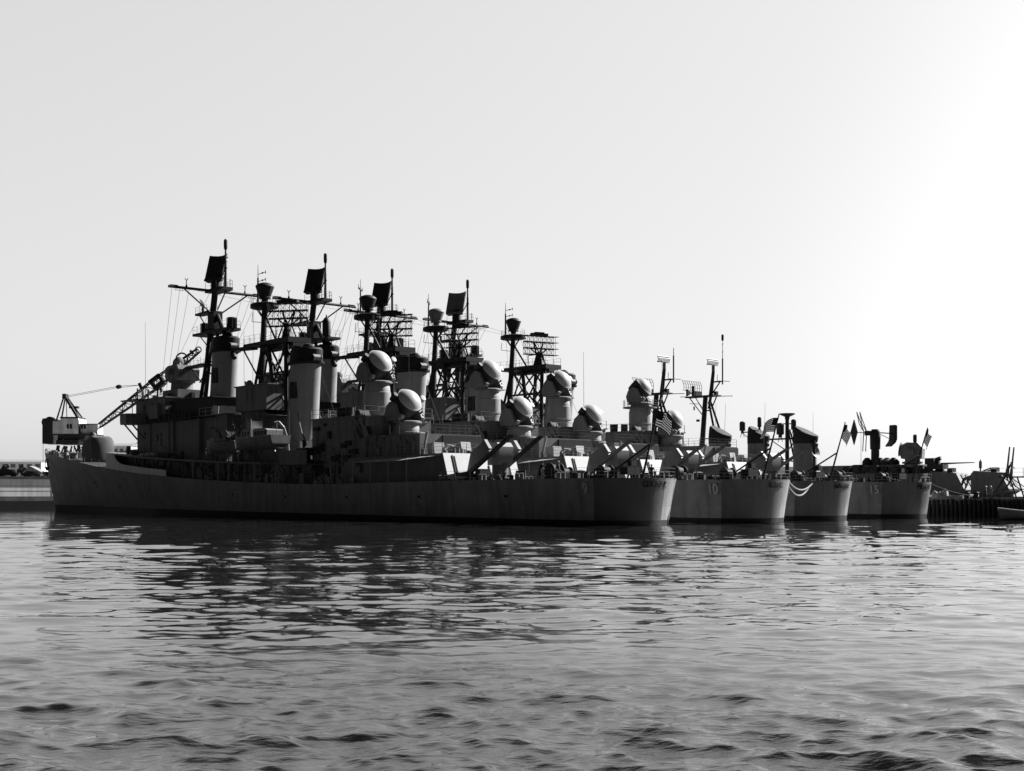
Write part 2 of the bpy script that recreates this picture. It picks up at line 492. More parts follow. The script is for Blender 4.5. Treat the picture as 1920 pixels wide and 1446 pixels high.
def funnel(parent, x, zb, zt, a, b, rake, skirt, capz):
    g = empty('funnel', (x, 0, 0), 0, parent)
    def ring(m, prof, n=40, mi=0):
        vs = []; k0 = len(prof)
        for (k, z) in prof:
            cx = -rake * (z - zb) / (zt - zb)
            for i in range(n):
                t = 2 * math.pi * i / n
                # blunt oval
                ct, st = math.cos(t), math.sin(t)
                e = 0.86
                vs.append((cx + a * k * math.copysign(abs(ct) ** e, ct), b * k * math.copysign(abs(st) ** e, st), z))
        fs = [(i * n + k, i * n + (k + 1) % n, (i + 1) * n + (k + 1) % n, (i + 1) * n + k) for i in range(k0 - 1) for k in range(n)]
        fs += [tuple(range((k0 - 1) * n, k0 * n))]
        m.add(vs, fs, mi)
    m = MB()
    ring(m, [(1 + skirt, zb), (1 + skirt * 0.55, zb + 0.7), (1.03, zb + 2.2), (1.0, zb + 4), (0.98, capz)])
    m.build('casing', 'funnel', g)
    c = MB()
    ring(c, [(1.0, capz), (1.16, capz + 0.05), (1.18, capz + 0.3), (1.05, capz + 0.45), (1.03, zt - 0.35), (0.93, zt - 0.1), (0.6, zt), (0.58, zt - 0.05)])
    cx = -rake * 0.95
    c.lathe([(0.72, 0), (0.72, 0.5), (0.55, 0.75), (0.2, 0.9)], 20, (cx - 0.5, 0, zt - 0.35), 1.2, 1)
    c.lathe([(0.6, 0), (0.6, 0.35), (0.3, 0.55)], 18, (cx + 1.1, 0, zt - 0.3))
    c.build('funnel_cap', 'soot', g)
    lp = MB()
    n = 12
    pts = []
    for i in range(n + 1):
        t = math.pi * (0.5 + i / n)
        pts.append((cx - a * 0.98 + 0.55 * math.cos(t) , -0.1, capz + 0.75 + 0.42 * math.sin(t)))
    for i in range(n):
        lp.tube((pts[i][0], -0.55, pts[i][2]), (pts[i + 1][0], -0.55, pts[i + 1][2]), 0.07)
        lp.add([(pts[i][0], -0.6, pts[i][2]), (pts[i][0], 0.6, pts[i][2]), (pts[i + 1][0], 0.6, pts[i + 1][2]), (pts[i + 1][0], -0.6, pts[i + 1][2])], [(0, 1, 2, 3)])
    lp.build('cap_scoop', 'light', g)
    for s in (1, -1):
        for q in range(3):
            lv = MB()
            zc = capz - 3.4
            xx = 0.28 * a - q * 0.62 - rake * 0.5
            yy = b * (1 - abs((xx + rake * 0.5) / a) ** 2.3) ** (1 / 2.3) * 0.995
            x2 = xx - 0.5
            y2 = b * (1 - abs((x2 + rake * 0.5) / a) ** 2.3) ** (1 / 2.3) * 0.995
            for z in [zc - 0.95 + 0.19 * j for j in range(11)]:
                lv.add([(xx, s * (yy - .02), z), (x2, s * (y2 - .02), z), (x2, s * (y2 + 0.09), z + 0.16), (xx, s * (yy + 0.09), z + 0.16)], [(0, 1, 2, 3)])
            lv.add([(xx, s * (yy + .015), zc - 1), (x2, s * (y2 + .015), zc - 1), (x2, s * (y2 + 0.015), zc + 1.15), (xx, s * (yy + 0.015), zc + 1.15)], [(0, 1, 2, 3)])
            lv.build('louvre', 'shadow', g)
    for q in (-1, 1):
        st = MB()
        st.tube((-a * 0.6, q * b * 0.9, capz - 6), (-a * 1.8, q * b * 1.3, zb + 0.1), 0.04)
        st.build('stay', 'steel', g)
    return g

def foremast(parent):
    g = empty('foremast', (0, 0, 0), 0, parent)
    m = MB()
    m.tube((91.0, 0, 16.2), (87.0, 0, 33.6), 0.50, 0.44, 14)
    for s in (-1, 1):
        m.tube((88.6, s * 1.9, 14.5), (87.5, s * 0.25, 28.6), 0.33, 0.26, 10)
    m.tube((81.4, 0, 22.0), (86.6, 0, 28.6), 0.36, 0.3, 10)
    m.tube((89.4, 0, 22), (81.8, 0, 22.5), 0.12)
    m.tube((89.0, 1.6, 19), (89.8, 0, 21), 0.1); m.tube((89.0, -1.6, 19), (89.8, 0, 21), 0.1)
    m.box(86.4, 88.3, -0.7, 0.7, 26.6, 29.2)
    m.lathe([(0.75, 32.2), (0.75, 33.2), (0.5, 34.2), (0.42, 34.4)], 14, (87.0, 0, 0))
    for k in range(34):
        z = 16.6 + k * 0.45
        x = 91.0 - (z - 16.2) * 4.0 / 17.4
        m.tube((x + .45, 0.28, z), (x + .45, -0.28, z), 0.03, n=4)
    m.build('tripod', 'black', g)
    y = MB()
    y.tube((87.0, -7.3, 32.1), (87.0, 7.3, 32.1), 0.2, 0.2, 8)
    for s in (-1, 1):
        y.tube((87.0, s * 5.0, 32.0), (87.1, s * 0.3, 28.6), 0.11)
        y.cbox((87.0, s * 6.5, 32.25), 0.35, 1.1, 0.25)
        y.tube((87.0, s * 4.6, 32.1), (87.0, s * 4.6, 33.3), 0.06)
        y.tube((87.0, s * 4.6 - .25, 33.5), (87.0, s * 4.6, 33.15), 0.05); y.tube((87.0, s * 4.6 + .25, 33.5), (87.0, s * 4.6, 33.15), 0.05)
        y.lathe([(0.22, 32.1), (0.1, 32.6)], 8, (87.0, s * 4.6, 0))
        y.tube((87.0, s * 6.2, 32.0), (87.0, s * 6.2, 31.65), 0.03); y.tube((87.0, s * 5.2, 32.0), (87.0, s * 5.2, 31.65), 0.03)
        y.tube((87.0, s * 6.4, 31.68), (87.0, s * 5.0, 31.68), 0.03)
    y.build('yardarm', 'black', g)
    p = MB()
    p.prism([(83.6, -0.9), (88.4, -1.1), (88.4, 1.1), (83.6, 0.9)], 31.9, 32.35, 'z')
    p.tube((83.9, 0, 31.9), (86.6, 0, 29.4), 0.1)
    p.add(*(lambda q: (q.v, q.f))(railing([(88.3, 1.05, 32.35), (83.7, .85, 32.35), (83.7, -.85, 32.35), (88.3, -1.05, 32.35)], 1.0, 1.2, 0.03, 2)))
    p.build('top_platform', 'black', g)
    p = MB()
    p.prism([(88.0, -0.9), (92.6, -0.6), (92.6, 0.6), (88.0, 0.9)], 29.1, 29.4, 'z')
    p.tube((92.2, 0, 29.1), (88.8, 0, 26.2), 0.09)
    p.tube((91.2, 0, 29.4), (91.2, 0, 30.3), 0.2)
    p.add(*(lambda q: (q.v, q.f))(railing([(88.3, .85, 29.4), (92.5, .55, 29.4), (92.5, -.55, 29.4), (88.3, -.85, 29.4)], 0.9, 1.1, 0.025, 2)))
    p.build('radar_platform', 'black', g)
    # surface search antenna: curved mesh trough of ribs
    a = MB()
    for k in range(13):
        t = -1 + k / 6
        a.path([(91.2 + 1.35 * t + .2, 0.75 * t * t * .5 + 0.9 * t - .1, 30.35 + 0.85 * q + .0) if False else (91.2 + 1.25 * t, -0.9 * t + (0.25 * abs(q * 2 - 1)), 30.35 + 0.95 * q - 0.12 * t * t) for q in (0, .25, .5, .75, 1)], 0.028, 4)
    for q in (0, .25, .5, .75, 1):
        a.path([(91.2 + 1.25 * (-1 + k / 6), -0.9 * (-1 + k / 6) + 0.25 * abs(q * 2 - 1), 30.35 + 0.95 * q - 0.12 * (-1 + k / 6) ** 2) for k in range(13)], 0.028, 4)
    a.build('surface_search_antenna', 'steel', g)
    p = MB()
    p.prism([(81.6, -1.1), (92.4, -1.1), (92.4, 1.1), (81.6, 1.1)], 26.0, 26.35, 'z')
    for x in (92.0, 82.0):
        p.tube((x, 0, 26.0), (88.2 if x > 85 else 85, 0, 23.4), 0.08)
    p.add(*(lambda q: (q.v, q.f))(railing([(81.7, 1.05, 26.35), (92.3, 1.05, 26.35), (92.3, -1.05, 26.35), (81.7, -1.05, 26.35), (81.7, 1.05, 26.35)], 1.0, 1.2, 0.025, 2)))
    p.build('lower_platform', 'black', g)
    for (xx, s) in ((82.2, 1.0), (90.4, 1.1)):
        b = MB()
        b.lathe([(0.66, 0), (0.66, 1.35), (0.5, 1.5)], 14, (xx, 0, 26.35))
        for k in range(7):
            t = k * 2 * math.pi / 7
            b.tube((xx + .72 * math.cos(t), .72 * math.sin(t), 26.3), (xx + .72 * math.cos(t), .72 * math.sin(t), 27.8), 0.05, n=5)
        b.build('countermeasures_antenna', 'black', g)
    # height finding radar: curved board tilted back
    mt = Matrix.Translation((87.2, 0, 35.75)) @ Matrix.Rotation(R(90 + 16), 4, 'Z') @ Matrix.Rotation(R(-15), 4, 'Y')
    r = MB(); nn = 12; W = 1.75; Hh = 1.85
    vs = []
    for k in range(nn + 1):
        t = -1 + 2 * k / nn
        dx = 0.55 * (t * t - 1)
        for z in (-Hh, Hh):
            vs.append(mt @ Vector((dx, W * t, z)))
            vs.append(mt @ Vector((dx - 0.22, W * t, z)))
    fs = []
    for k in range(nn):
        o = 4 * k; q = o + 4
        fs += [(o, q, q + 2, o + 2), (o + 1, o + 3, q + 3, q + 1), (o, o + 1, q + 1, q), (o + 2, q + 2, q + 3, o + 3)]
    fs += [(0, 2, 3, 1), (4 * nn, 4 * nn + 1, 4 * nn + 3, 4 * nn + 2)]
    r.add(vs, fs)
    for k in range(6):
        z = -1.6 + 0.64 * k
        r.box(-0.95, -0.6, -1.2, 1.2, z - .06, z + .06, mat=mt)
    r.box(-0.6, 0.3, -1.5, 1.5, -2.25, -1.95, mat=mt)
    r.tube((87.0, 0, 33.4), (87.1, 0, 34.6), 0.4)
    r.build('height_finding_radar', 'black', g)
    q = MB()
    q.tube((84.1, 0, 32.3), (84.1, 0, 36.2), 0.20, 0.17)
    q.tube((84.1, 0, 36.2), (84.1, 0, 38.1), 0.14, 0.12)
    q.lathe([(0.1, 37.6), (0.24, 37.8), (0.27, 38.3), (0.26, 39.0), (0.12, 39.2)], 10, (84.1, 0, 0))
    q.lathe([(0.25, 35.0), (0.25, 35.2)], 8, (84.1, 0, 0))
    q.tube((84.1, 0, 35.2), (85.8, 0, 33.4), 0.08)
    q.tube((83.6, .5, 32.3), (83.6, .5, 33.9), 0.06); q.tube((83.7, -.5, 32.3), (83.7, -.5, 33.5), 0.05)
    q.build('pole_antenna', 'black', g)
    fl = MB()
    fl.prism([(89.6, -1.0), (96.8, -0.4), (96.8, 0.4), (89.6, 1.0)], 21.6, 21.9, 'z')
    fl.tube((95.0, 0, 21.6), (90.6, 0, 18.5), 0.09)
    fl.add(*(lambda q: (q.v, q.f))(railing([(90, 1, 21.9), (96.6, .4, 21.9), (96.6, -.4, 21.9), (90, -1, 21.9)], 0.9, 1.2, 0.025, 2)))
    fl.build('signal_platform', 'black', g)
    return g

def mainmast(parent, cross=False, bed_az=0.0, catwalk=True):
    g = empty('mainmast', (0, 0, 0), 0, parent)
    m = MB()
    m.tube((73.9, 0, 13.8), (72.7, 0, 29.0), 0.50, 0.36, 12)
    for s in (-1, 1):
        m.tube((75.2, s * 0.9, 13.8), (73.0, s * 0.2, 22.8), 0.22, 0.2)
        m.tube((68.6, s * 0.5, 13.8), (69.0, s * 1.5, 22.6), 0.32, 0.28, 10)
        m.tube((68.8, s * 0.7, 18.9), (73.3, 0, 18.9), 0.13)
        m.tube((64.7, s * 1.3, 22.5), (65.2, s * 1.0, 13.8), 0.3, 0.28, 10)
        m.tube((73.2, 0, 17.5), (69.0, s * 1.4, 22.5), 0.14); m.tube((72.8, 0, 22.6), (68.8, s * .6, 18.0), 0.14)
        m.tube((69.0, s * 1.3, 22.5), (65.0, s * 1.1, 17.8), 0.14); m.tube((64.8, s * 1.3, 22.5), (68.8, s * .7, 17.8), 0.14)
        m.tube((68.8, s * .7, 18.9), (65.1, s * 1.1, 18.9), 0.13)
        m.tube((68.7, s * .7, 18.4), (65.2, s * 1.0, 14.2), 0.12); m.tube((65.1, s * 1.0, 18.4), (68.7, s * .7, 14.2), 0.12)
        m.tube((73.6, 0, 18.4), (68.7, s * .7, 14.2), 0.12)
    m.tube((72.4, 0, 26.9), (69.4, 0, 23.2), 0.16)
    for k in range(38):
        z = 14.2 + k * 0.4
        m.tube((73.85 - (z - 14) * .08 - .5, 0.25, z), (73.85 - (z - 14) * .08 - .5, -0.25, z), 0.03, n=4)
    m.build('tower', 'black', g)
    p = MB()
    p.prism([(63.4, 22.55), (75.6, 22.95), (75.6, 23.25), (63.4, 23.25)], -1.7, 1.7, 'y')
    p.prism([(63.4, 22.1), (72.2, 22.1), (72.2, 22.6), (63.4, 22.6)], -1.0, 1.0, 'y')
    cw = MB(); cw.prism([(75.62, 22.7), (81.4, 22.95), (81.4, 23.25), (75.62, 23.25)], -0.55, 0.55, 'y')
    cw.add(*(lambda q: (q.v, q.f))(railing([(81.3, .5, 23.25), (75.7, .5, 23.25)], 1.0, 1.6, .025, 2)))
    cw.tube((78.6, 0, 22.8), (73.5, 0, 17.8), 0.12); cw.build('catwalk', 'black', g)
    if False:
        p.tube((76.0, 0, 22.8), (73.4, 0, 19.0), 0.12); p.lathe([(0.3, 0), (0.3, 0.3)], 8, (75.9, 0, 23))
    p.add(*(lambda q: (q.v, q.f))(railing([(75.5, 1.65, 23.25), (63.5, 1.65, 23.25), (63.5, -1.65, 23.25), (75.5, -1.65, 23.25)], 1.05, 1.4, 0.028, 2)))
    p.box(67.6, 69.2, -.6, .6, 23.25, 23.4)
    p.path([(68.6, 0.6, 23.2), (68.6, 0.6, 25.0), (67.4, 0.6, 25.0)], 0.07)
    p.build('mast_platform', 'black', g)
    t = MB()
    t.lathe([(1.5, 28.0), (1.75, 28.1), (1.75, 28.6), (1.5, 28.7)], 22, (72.8, 0, 0), 1.35, 1)
    for s in (-1, 1):
        t.tube((72.8 + 1.6 * s, 0, 28.1), (72.8, 0, 26.4), 0.08)
        t.tube((72.8, 1.4 * s, 28.1), (72.8, 0, 26.4), 0.08)
    ring = [(72.8 + 2.2 * math.cos(k * math.pi / 6), 1.65 * math.sin(k * math.pi / 6), 28.6) for k in range(13)]
    t.add(*(lambda q: (q.v, q.f))(railing(ring, 0.9, 2.0, 0.022, 2)))
    t.path([(74.6, .8, 27.6), (74.8, .8, 26.4), (72.9, 0, 26.1)], 0.04)
    t.build('top_platform', 'black', g)
    d = MB()
    d.lathe([(0.4, 28.6), (0.45, 29.3), (0.8, 29.35), (0.82, 29.5), (0.78, 29.55), (1.27, 30.95), (1.2, 31.12), (0.9, 31.35), (0.45, 31.5), (0.05, 31.55)], 28, (72.7, 0, 0))
    d.build('navigation_beacon', 'black', g)
    q = MB()
    q.tube((74.6, 0, 28.6), (74.6, 0, 32.4), 0.16, 0.12); q.tube((74.6, 0, 32.4), (74.6, 0, 34.2), 0.06, 0.03)
    q.tube((74.6, 0, 30.4), (73.6, 0, 29.0), 0.04)
    if cross:
        q.path([(74.6 - 1.3, -1.0, 32.7), (74.6 - .5, -.4, 32.45), (74.6, 0, 32.4), (74.6 + .5, .4, 32.45), (74.6 + 1.3, 1.0, 32.7)], 0.05)
        for s in (-1, 1):
            q.tube((74.6 + s * 1.3, s * 1.0, 32.4), (74.6 + s * 1.3, s * 1.0, 33.0), 0.04); q.lathe([(.12, 0), (.12, .2)], 8, (74.6 + s * .8, s * .62, 32.4))
    else:
        for z in (31.9, 32.9):
            q.tube((74.6, 0, z), (73.6, -.6, z + .25), 0.045)
            q.tube((73.6, -.6, z + .05), (73.6, -.6, z + .45), 0.06); q.lathe([(.12, 0), (.12, .2)], 8, (74.0, -.35, z + .05))
    q.build('mast_antenna', 'black', g)
    # air search bedspring array
    b = empty('air_search_radar', (66.6, 0, 23.25), bed_az, g)
    s_ = MB()
    s_.lathe([(0.95, 0), (0.85, 0.2), (0.55, 1.3), (0.42, 2.1)], 8)
    for k in range(4):
        t_ = k * math.pi / 2 + .4
        s_.tube((1.25 * math.cos(t_), 1.25 * math.sin(t_), 0), (0.45 * math.cos(t_), .45 * math.sin(t_), 2.2), 0.11)
    s_.build('pedestal', 'black', b)
    a = MB()
    W = 2.75
    for x in (-0.35, 0.25):
        for z in (1.75, 2.75, 3.75, 4.7):
            a.tube((x, -W, z), (x, W, z), 0.085 if x < 0 and z in (2.75, 3.75) else 0.05, n=6)
        for k in range(8):
            yy = -W + k * 2 * W / 7
            a.tube((x, yy, 1.6), (x, yy, 4.75), 0.035, n=5)
    for k in range(8):
        yy = -W + k * 2 * W / 7
        for z in (1.75, 2.75, 3.75, 4.7):
            a.tube((-0.35, yy, z), (0.75, yy, z), 0.04, n=5)
            a.tube((0.75, yy - .34, z), (0.75, yy + .34, z), 0.055, n=5)
            a.tube((0.25, yy - .34, z), (0.25, yy + .34, z), 0.04, n=5)
    for k in range(7):
        y0 = -W + k * 2 * W / 7; y1 = y0 + 2 * W / 7
        for z in (1.75, 2.75, 3.75):
            a.tube((-0.35, y0, z), (-0.35, y1, z + 1), 0.03, n=4); a.tube((-0.35, y1, z), (-0.35, y0, z + 1), 0.03, n=4)
    for s in (-1, 1):
        a.tube((-0.35, s * 1.5, 2.75), (0, 0, 1.6), 0.1); a.tube((-0.35, s * .8, 3.75), (0, 0, 2.0), 0.1)
        a.tube((-.4, s * .35, 1.9), (-.4, s * .9, 3.9), 0.12)
    a.build('antenna_array', 'black', b)
    i_ = MB()
    i_.box(-0.5, 0.3, -1.45, 1.45, 4.85, 5.2)
    i_.box(-0.3, 0.2, -.8, .8, 5.2, 5.38)
    i_.build('interrogator_bar', 'black', b)
    return g

def make_ship(number, name):
    g = empty('guided_missile_destroyer')
    hull = make_hull(g, ZD, BD, BW, 156.0, transom_mat='shaded_stern', dark_n=18)  # port part of the stern coloured as if in shade
    # anchor and bow fittings
    an = MB()
    an.tube((152.2, 0.9, 9.3), (151.6, 1.15, 7.9), 0.12)
    an.prism([(-0.8, 0), (-0.55, -0.5), (0, -0.75), (0.55, -0.5), (0.8, 0), (0.45, -0.1), (0, -0.35), (-0.45, -0.1)], 1.05, 1.3, 'y', 0, Matrix.Translation((151.6, 0, 7.9)))
    an.build('anchor', 'black', hull)
    an = MB()
    an.path([(155.0 + .9 * math.cos(k * .52), 0.1, 8.4 + 1.1 * math.sin(k * .52)) for k in range(-3, 4)], 0.1)
    an.build('hawse_ring', 'black', hull)
    ch = MB()
    ch.path([(155.6 + .45 * math.cos(k * math.pi / 6), 0, 10.75 + .5 * math.sin(k * math.pi / 6)) for k in range(13)], 0.1)
    ch.lathe([(0.5, 9.9), (0.62, 10.2), (0.5, 10.9)], 12, (151.5, 0, 0)); ch.lathe([(0.45, 9.6), (0.6, 9.8), (0.4, 10.5)], 12, (147.8, .8, 0))
    ch.lathe([(0.45, 9.6), (0.6, 9.8), (0.4, 10.5)], 12, (147.8, -.8, 0))
    ch.tube((146, .5, 9.8), (141, .5, 9.3), 0.16); ch.tube((146, -.5, 9.8), (141, -.5, 9.3), 0.16)
    for x in (153, 149.5, 144.5, 139, 137):
        for s in (-1, 1):
            yy = s * (BD(x) - .45)
            if abs(yy) > .2:
                for q in (-.3, .3): ch.lathe([(0.2, 0), (0.16, .1), (0.16, .5), (.22, .55)], 8, (x + q, yy, ZD(x) - .08))
    ch.lathe([(0.7, 0), (0.75, .9), (0.3, 1.1)], 14, (138.8, 1.2, 9.15)); ch.cbox((141.5, -1, 9.8), 1.2, .8, .9)
    ch.path([(139.8, 2.1, 9.2), (139.8, 2.1, 10.35), (139.2, 2.1, 10.5), (138.9, 2.1, 10.2)], 0.14)
    ch.build_each('forecastle_fitting', 'steel', g)
    # number on bow
    for s in (1, -1):
        t = bpy.data.objects.new('bow_number', text_mesh(number, 1.15, 'numpaint'))
        COL.objects.link(t); t.parent = hull
        t.location = (150.6, s * 0.70, 6.7)
        t.rotation_euler = (R(97), 0, R(180 + 9) if s > 0 else R(-9))
    # ---- superstructure at main deck level
    m = MB()
    def house_strip(x0, x1, yw, hz, z_extra=0, n=8):
        for i in range(n):
            a = x0 + (x1 - x0) * i / n; b = x0 + (x1 - x0) * (i + 1) / n
            za, zb = ZD(a) - .1, ZD(b) - .1
            vs = [(a, -yw, za), (b, -yw, zb), (b, yw, zb), (a, yw, za), (a, -yw, za + hz), (b, -yw, zb + hz), (b, yw, zb + hz), (a, yw, za + hz)]
            fs = [(4, 5, 6, 7), (0, 1, 5, 4), (2, 3, 7, 6)]
            if i == 0: fs.append((3, 0, 4, 7))
            if i == n - 1: fs.append((1, 2, 6, 5))
            m.add(vs, fs)
    house_strip(45.5, 111.5, 4.7, 2.45, n=16)
    dh = m.build('main_deckhouse', 'house', g, smooth=False)
    # doors, vents and frames along the passage, each a recessed dark door with a frame
    for x in (49, 55.5, 63, 70.5, 79, 86, 94, 101, 108):
        for s in (1, -1):
            dm = MB(); dm.box(x - .42, x + .42, s * 4.70, s * 4.78, ZD(x) + .15, ZD(x) + 1.95)
            dm.build('door', 'shadow', dh, smooth=False)
    cl = MB()
    rr = random.Random(3)
    for k in range(46):
        x = 47 + rr.random() * 63; z = ZD(x) + rr.random() * 1.8
        cl.cbox((x, 4.85, z + .2), .25 + rr.random() * .8, .3, .2 + rr.random() * .6)
        x = 47 + rr.random() * 63
        cl.tube((x, 4.8, ZD(x)), (x, 4.8, ZD(x) + 2.3), 0.05 + .06 * rr.random())
    cl.build_each('bulkhead_fitting', 'steel', dh)
    # ---- 01 deck overhang with its stanchions
    m = MB(); nseg = 14
    for s in (0,):
        xs = [61.0 + (112.2 - 61.0) * i / nseg for i in range(nseg + 1)]
        vs = []
        for x in xs:
            z = ZD(x) + 2.36; b = BD(x) - .02
            vs += [(x, b, z - .12), (x, b, z + .14), (x, -b, z + .14), (x, -b, z - .12)]
        fs = [(0, 1, 2, 3), (4 * nseg, 4 * nseg + 3, 4 * nseg + 2, 4 * nseg + 1)]
        for i in range(nseg):
            o = 4 * i
            for k in range(4): fs.append((o + k, o + 4 + k, o + 4 + (k + 1) % 4, o + (k + 1) % 4))
        m.add(vs, fs)
    m.build('upper_deck', 'house', g, smooth=False)
    for s in (1, -1):
        st = MB()
        for x in (62.3, 69.2, 72.3, 79.6):
            b = s * (BD(x) - .15); st = MB()
            st.prism([(-.16, 0), (.16, 0), (.3, 2.25), (-.3, 2.25)], b - .06, b + .06, 'y', 0, Matrix.Translation((x, 0, ZD(x))))
            st.build('deck_support', 'house', g)
        # solid side screen with its long opening, skylight put into its pale colour
        poly = [(88.2, ZD(88.2) - .02), (94, ZD(94) - .02), (100, ZD(100) - .02), (106, ZD(106) - .02), (112.2, ZD(112.2) - .02), (112.2, 9.36), (108.2, 9.0), (107.9, 8.55), (107.2, 8.05), (106.0, 7.62), (104.4, 7.34), (102.5, 7.18), (95, 6.66), (88.2, 6.26)]
        sm = MB(); vs = []; n = len(poly)
        for (x, z) in poly: vs.append((x, s * (BD(x) + .03 + .04 * (z - ZD(x))), z))
        for (x, z) in poly: vs.append((x, s * (BD(x) - .08 + .04 * (z - ZD(x))), z))
        tri = [(0, 1, 12, 13), (1, 2, 11, 12), (2, 3, 9, 10, 11), (3, 4, 5, 6, 7, 8, 9)]
        fs = list(tri) + [tuple(reversed([i + n for i in q])) for q in tri] + [(i, n + i, n + (i + 1) % n, (i + 1) % n) for i in range(n)]
        sm.add(vs, fs)
        sm.build('side_screen', 'screen', g, smooth=False)
    fw = MB()
    fw.prism([(-BD(112) + .05, 6.8), (BD(112) - .05, 6.8), (BD(112) - .05, 9.3), (-BD(112) + .05, 9.3)], 111.9, 112.15, 'x')
    fw.build('forward_bulkhead', 'house', g, smooth=False)
    # ---- bridge
    b = empty('bridge', (0, 0, 0), 0, g)
    m = MB()
    m.box(92.0, 104.6, -4.3, 4.3, 7.6, 13.5)
    m.box(84.2, 92.0, -4.0, 4.0, 7.2, 13.5)
    m.box(96.0, 104.6, -4.32, 4.32, 9.0, 9.1)
    m.build('bridge_tower', 'house', b, smooth=False)
    m = MB()
    m.prism([(94.2, -4.5), (104.6, -4.5), (106.2, -3.2), (106.8, -1.2), (106.8, 1.2), (106.2, 3.2), (104.6, 4.5), (94.2, 4.5)], 13.5, 17.0, 'z')
    m.prism([(94.0, -4.6), (104.8, -4.6), (106.5, -3.3), (107.1, -1.2), (107.1, 1.2), (106.5, 3.3), (104.8, 4.6), (94.0, 4.6)], 17.0, 17.2, 'z')
    ph = m.build('pilothouse', 'house', b, smooth=False)
    for (p, q) in (((104.6, 4.5), (106.2, 3.2)), ((106.2, 3.2), (106.8, 1.2)), ((106.8, 1.2), (106.8, -1.2)), ((106.8, -1.2), (106.2, -3.2)), ((106.2, -3.2), (104.6, -4.5))):
        d = Vector((q[0] - p[0], q[1] - p[1])); nl = Vector((d.y, -d.x)).normalized() * -1
        for (u0, u1) in ((.08, .46), (.54, .92)):
            a0 = Vector(p) + d * u0; a1 = Vector(p) + d * u1; wv = MB()
            o = nl * .02
            if (Vector(p) + o - Vector((100, 0))).length < (Vector(p) - Vector((100, 0))).length: o = -o
            wv.prism([(a0.x - o.x, a0.y - o.y), (a1.x - o.x, a1.y - o.y), (a1.x + o.x, a1.y + o.y), (a0.x + o.x, a0.y + o.y)], 15.3, 16.4, 'z')
            wv.build('window', 'glass', ph, smooth=False)
    for s in (1, -1):
        for x in (96.5, 98.6, 101.5):
            wv = MB(); wv.box(x - .35, x + .35, s * 4.49, s * 4.52, 14.2 if x < 98 else 15.3, 16.3); wv.build('window' if x > 98 else 'door', 'glass', ph, smooth=False)
        wg = MB()
        wg.prism([(101.3, s * 4.4), (104.9, s * 4.4), (105.3, s * 6.7), (102.6, s * 6.9), (101.6, s * 6.2)], 13.35, 13.6, 'z')
        wg.prism([(102.6, s * 6.75), (105.2, s * 6.55), (105.3, s * 6.7), (102.6, s * 6.9)], 13.6, 15.0, 'z')
        wg.prism([(105.2, s * 4.4), (105.35, s * 4.4), (105.45, s * 6.7), (105.25, s * 6.7)], 13.6, 15.0, 'z')
        wg.prism([(101.3, s * 4.45), (102.7, s * 6.75), (102.6, s * 6.9), (101.15, s * 4.5)], 13.6, 15.0, 'z')
        for q in (101.9, 104.6): wg.tube((q, s * 6.3, 13.4), (q, s * 4.3, 11.2), 0.13)
        wg.box(100.8, 106.2, s * 4.4 if s > 0 else -6.3, 6.3 if s > 0 else -4.4, 16.95, 17.12)
        for q in (102, 105.6): wg.tube((q, s * 6.2, 15.0), (q, s * 6.2, 17.0), 0.06)
        wg.build('bridge_wing', 'light' if False else 'house', b, smooth=False)
        sb = MB(); sb.box(95.6, 98.6, s * 4.3, s * 5.1, 14.0, 16.0) if s > 0 else sb.box(95.6, 98.6, -5.1, -4.3, 14.0, 16.0)
        sb.build('signal_shelter', 'house', b, smooth=False)
        # open signal deck edge along the tower
        sd_ = MB(); sd_.prism([(85, s * 3.9), (101.3, s * 3.9), (101.3, s * 5.0), (85, s * 5.0)], 13.4, 13.55, 'z')
        sd_.add(*(lambda q: (q.v, q.f))(railing([(101, s * 4.95, 13.5), (85, s * 4.95, 13.5)], 1.0, 1.5, 0.03, 3)))
        for k in range(14):
            x = 85.5 + k * 1.1; sd_.cbox((x, s * 4.85, 13.95), .7, .12, .7 + .25 * ((k * 7) % 3))
        sd_.build('signal_deck', 'shadow', b)
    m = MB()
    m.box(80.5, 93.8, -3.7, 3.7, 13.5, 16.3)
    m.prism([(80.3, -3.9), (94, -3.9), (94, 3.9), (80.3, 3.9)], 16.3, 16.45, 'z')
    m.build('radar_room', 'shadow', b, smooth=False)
    m = MB(); rr = random.Random(11)
    for k in range(26):
        x = 95 + rr.random() * 11; y = -4 + rr.random() * 8
        hgt = .4 + rr.random() * 1.0
        if k % 3: m.tube((x, y, 17.2), (x, y, 17.2 + hgt * 1.1), .05 + .1 * rr.random(), n=6)
        else: m.cbox((x, y, 17.2 + hgt / 2), .3 + .5 * rr.random(), .3 + .4 * rr.random(), hgt)
    m.build_each('roof_fitting', 'shadow', b); m = MB()
    m.add(*(lambda q: (q.v, q.f))(railing([(95, 4.5, 17.2), (104.6, 4.5, 17.2), (106.8, 2, 17.2), (106.8, -2, 17.2), (104.6, -4.5, 17.2)], 1.05, 1.3, 0.03, 3)))
    for y in (4.3, 3.4, 2.3): m.tube((105.8 - abs(y) * .3, y, 17.2), (105.8 - abs(y) * .3, y, 19.0), .12)
    m.build('bridge_railing', 'shadow', b)
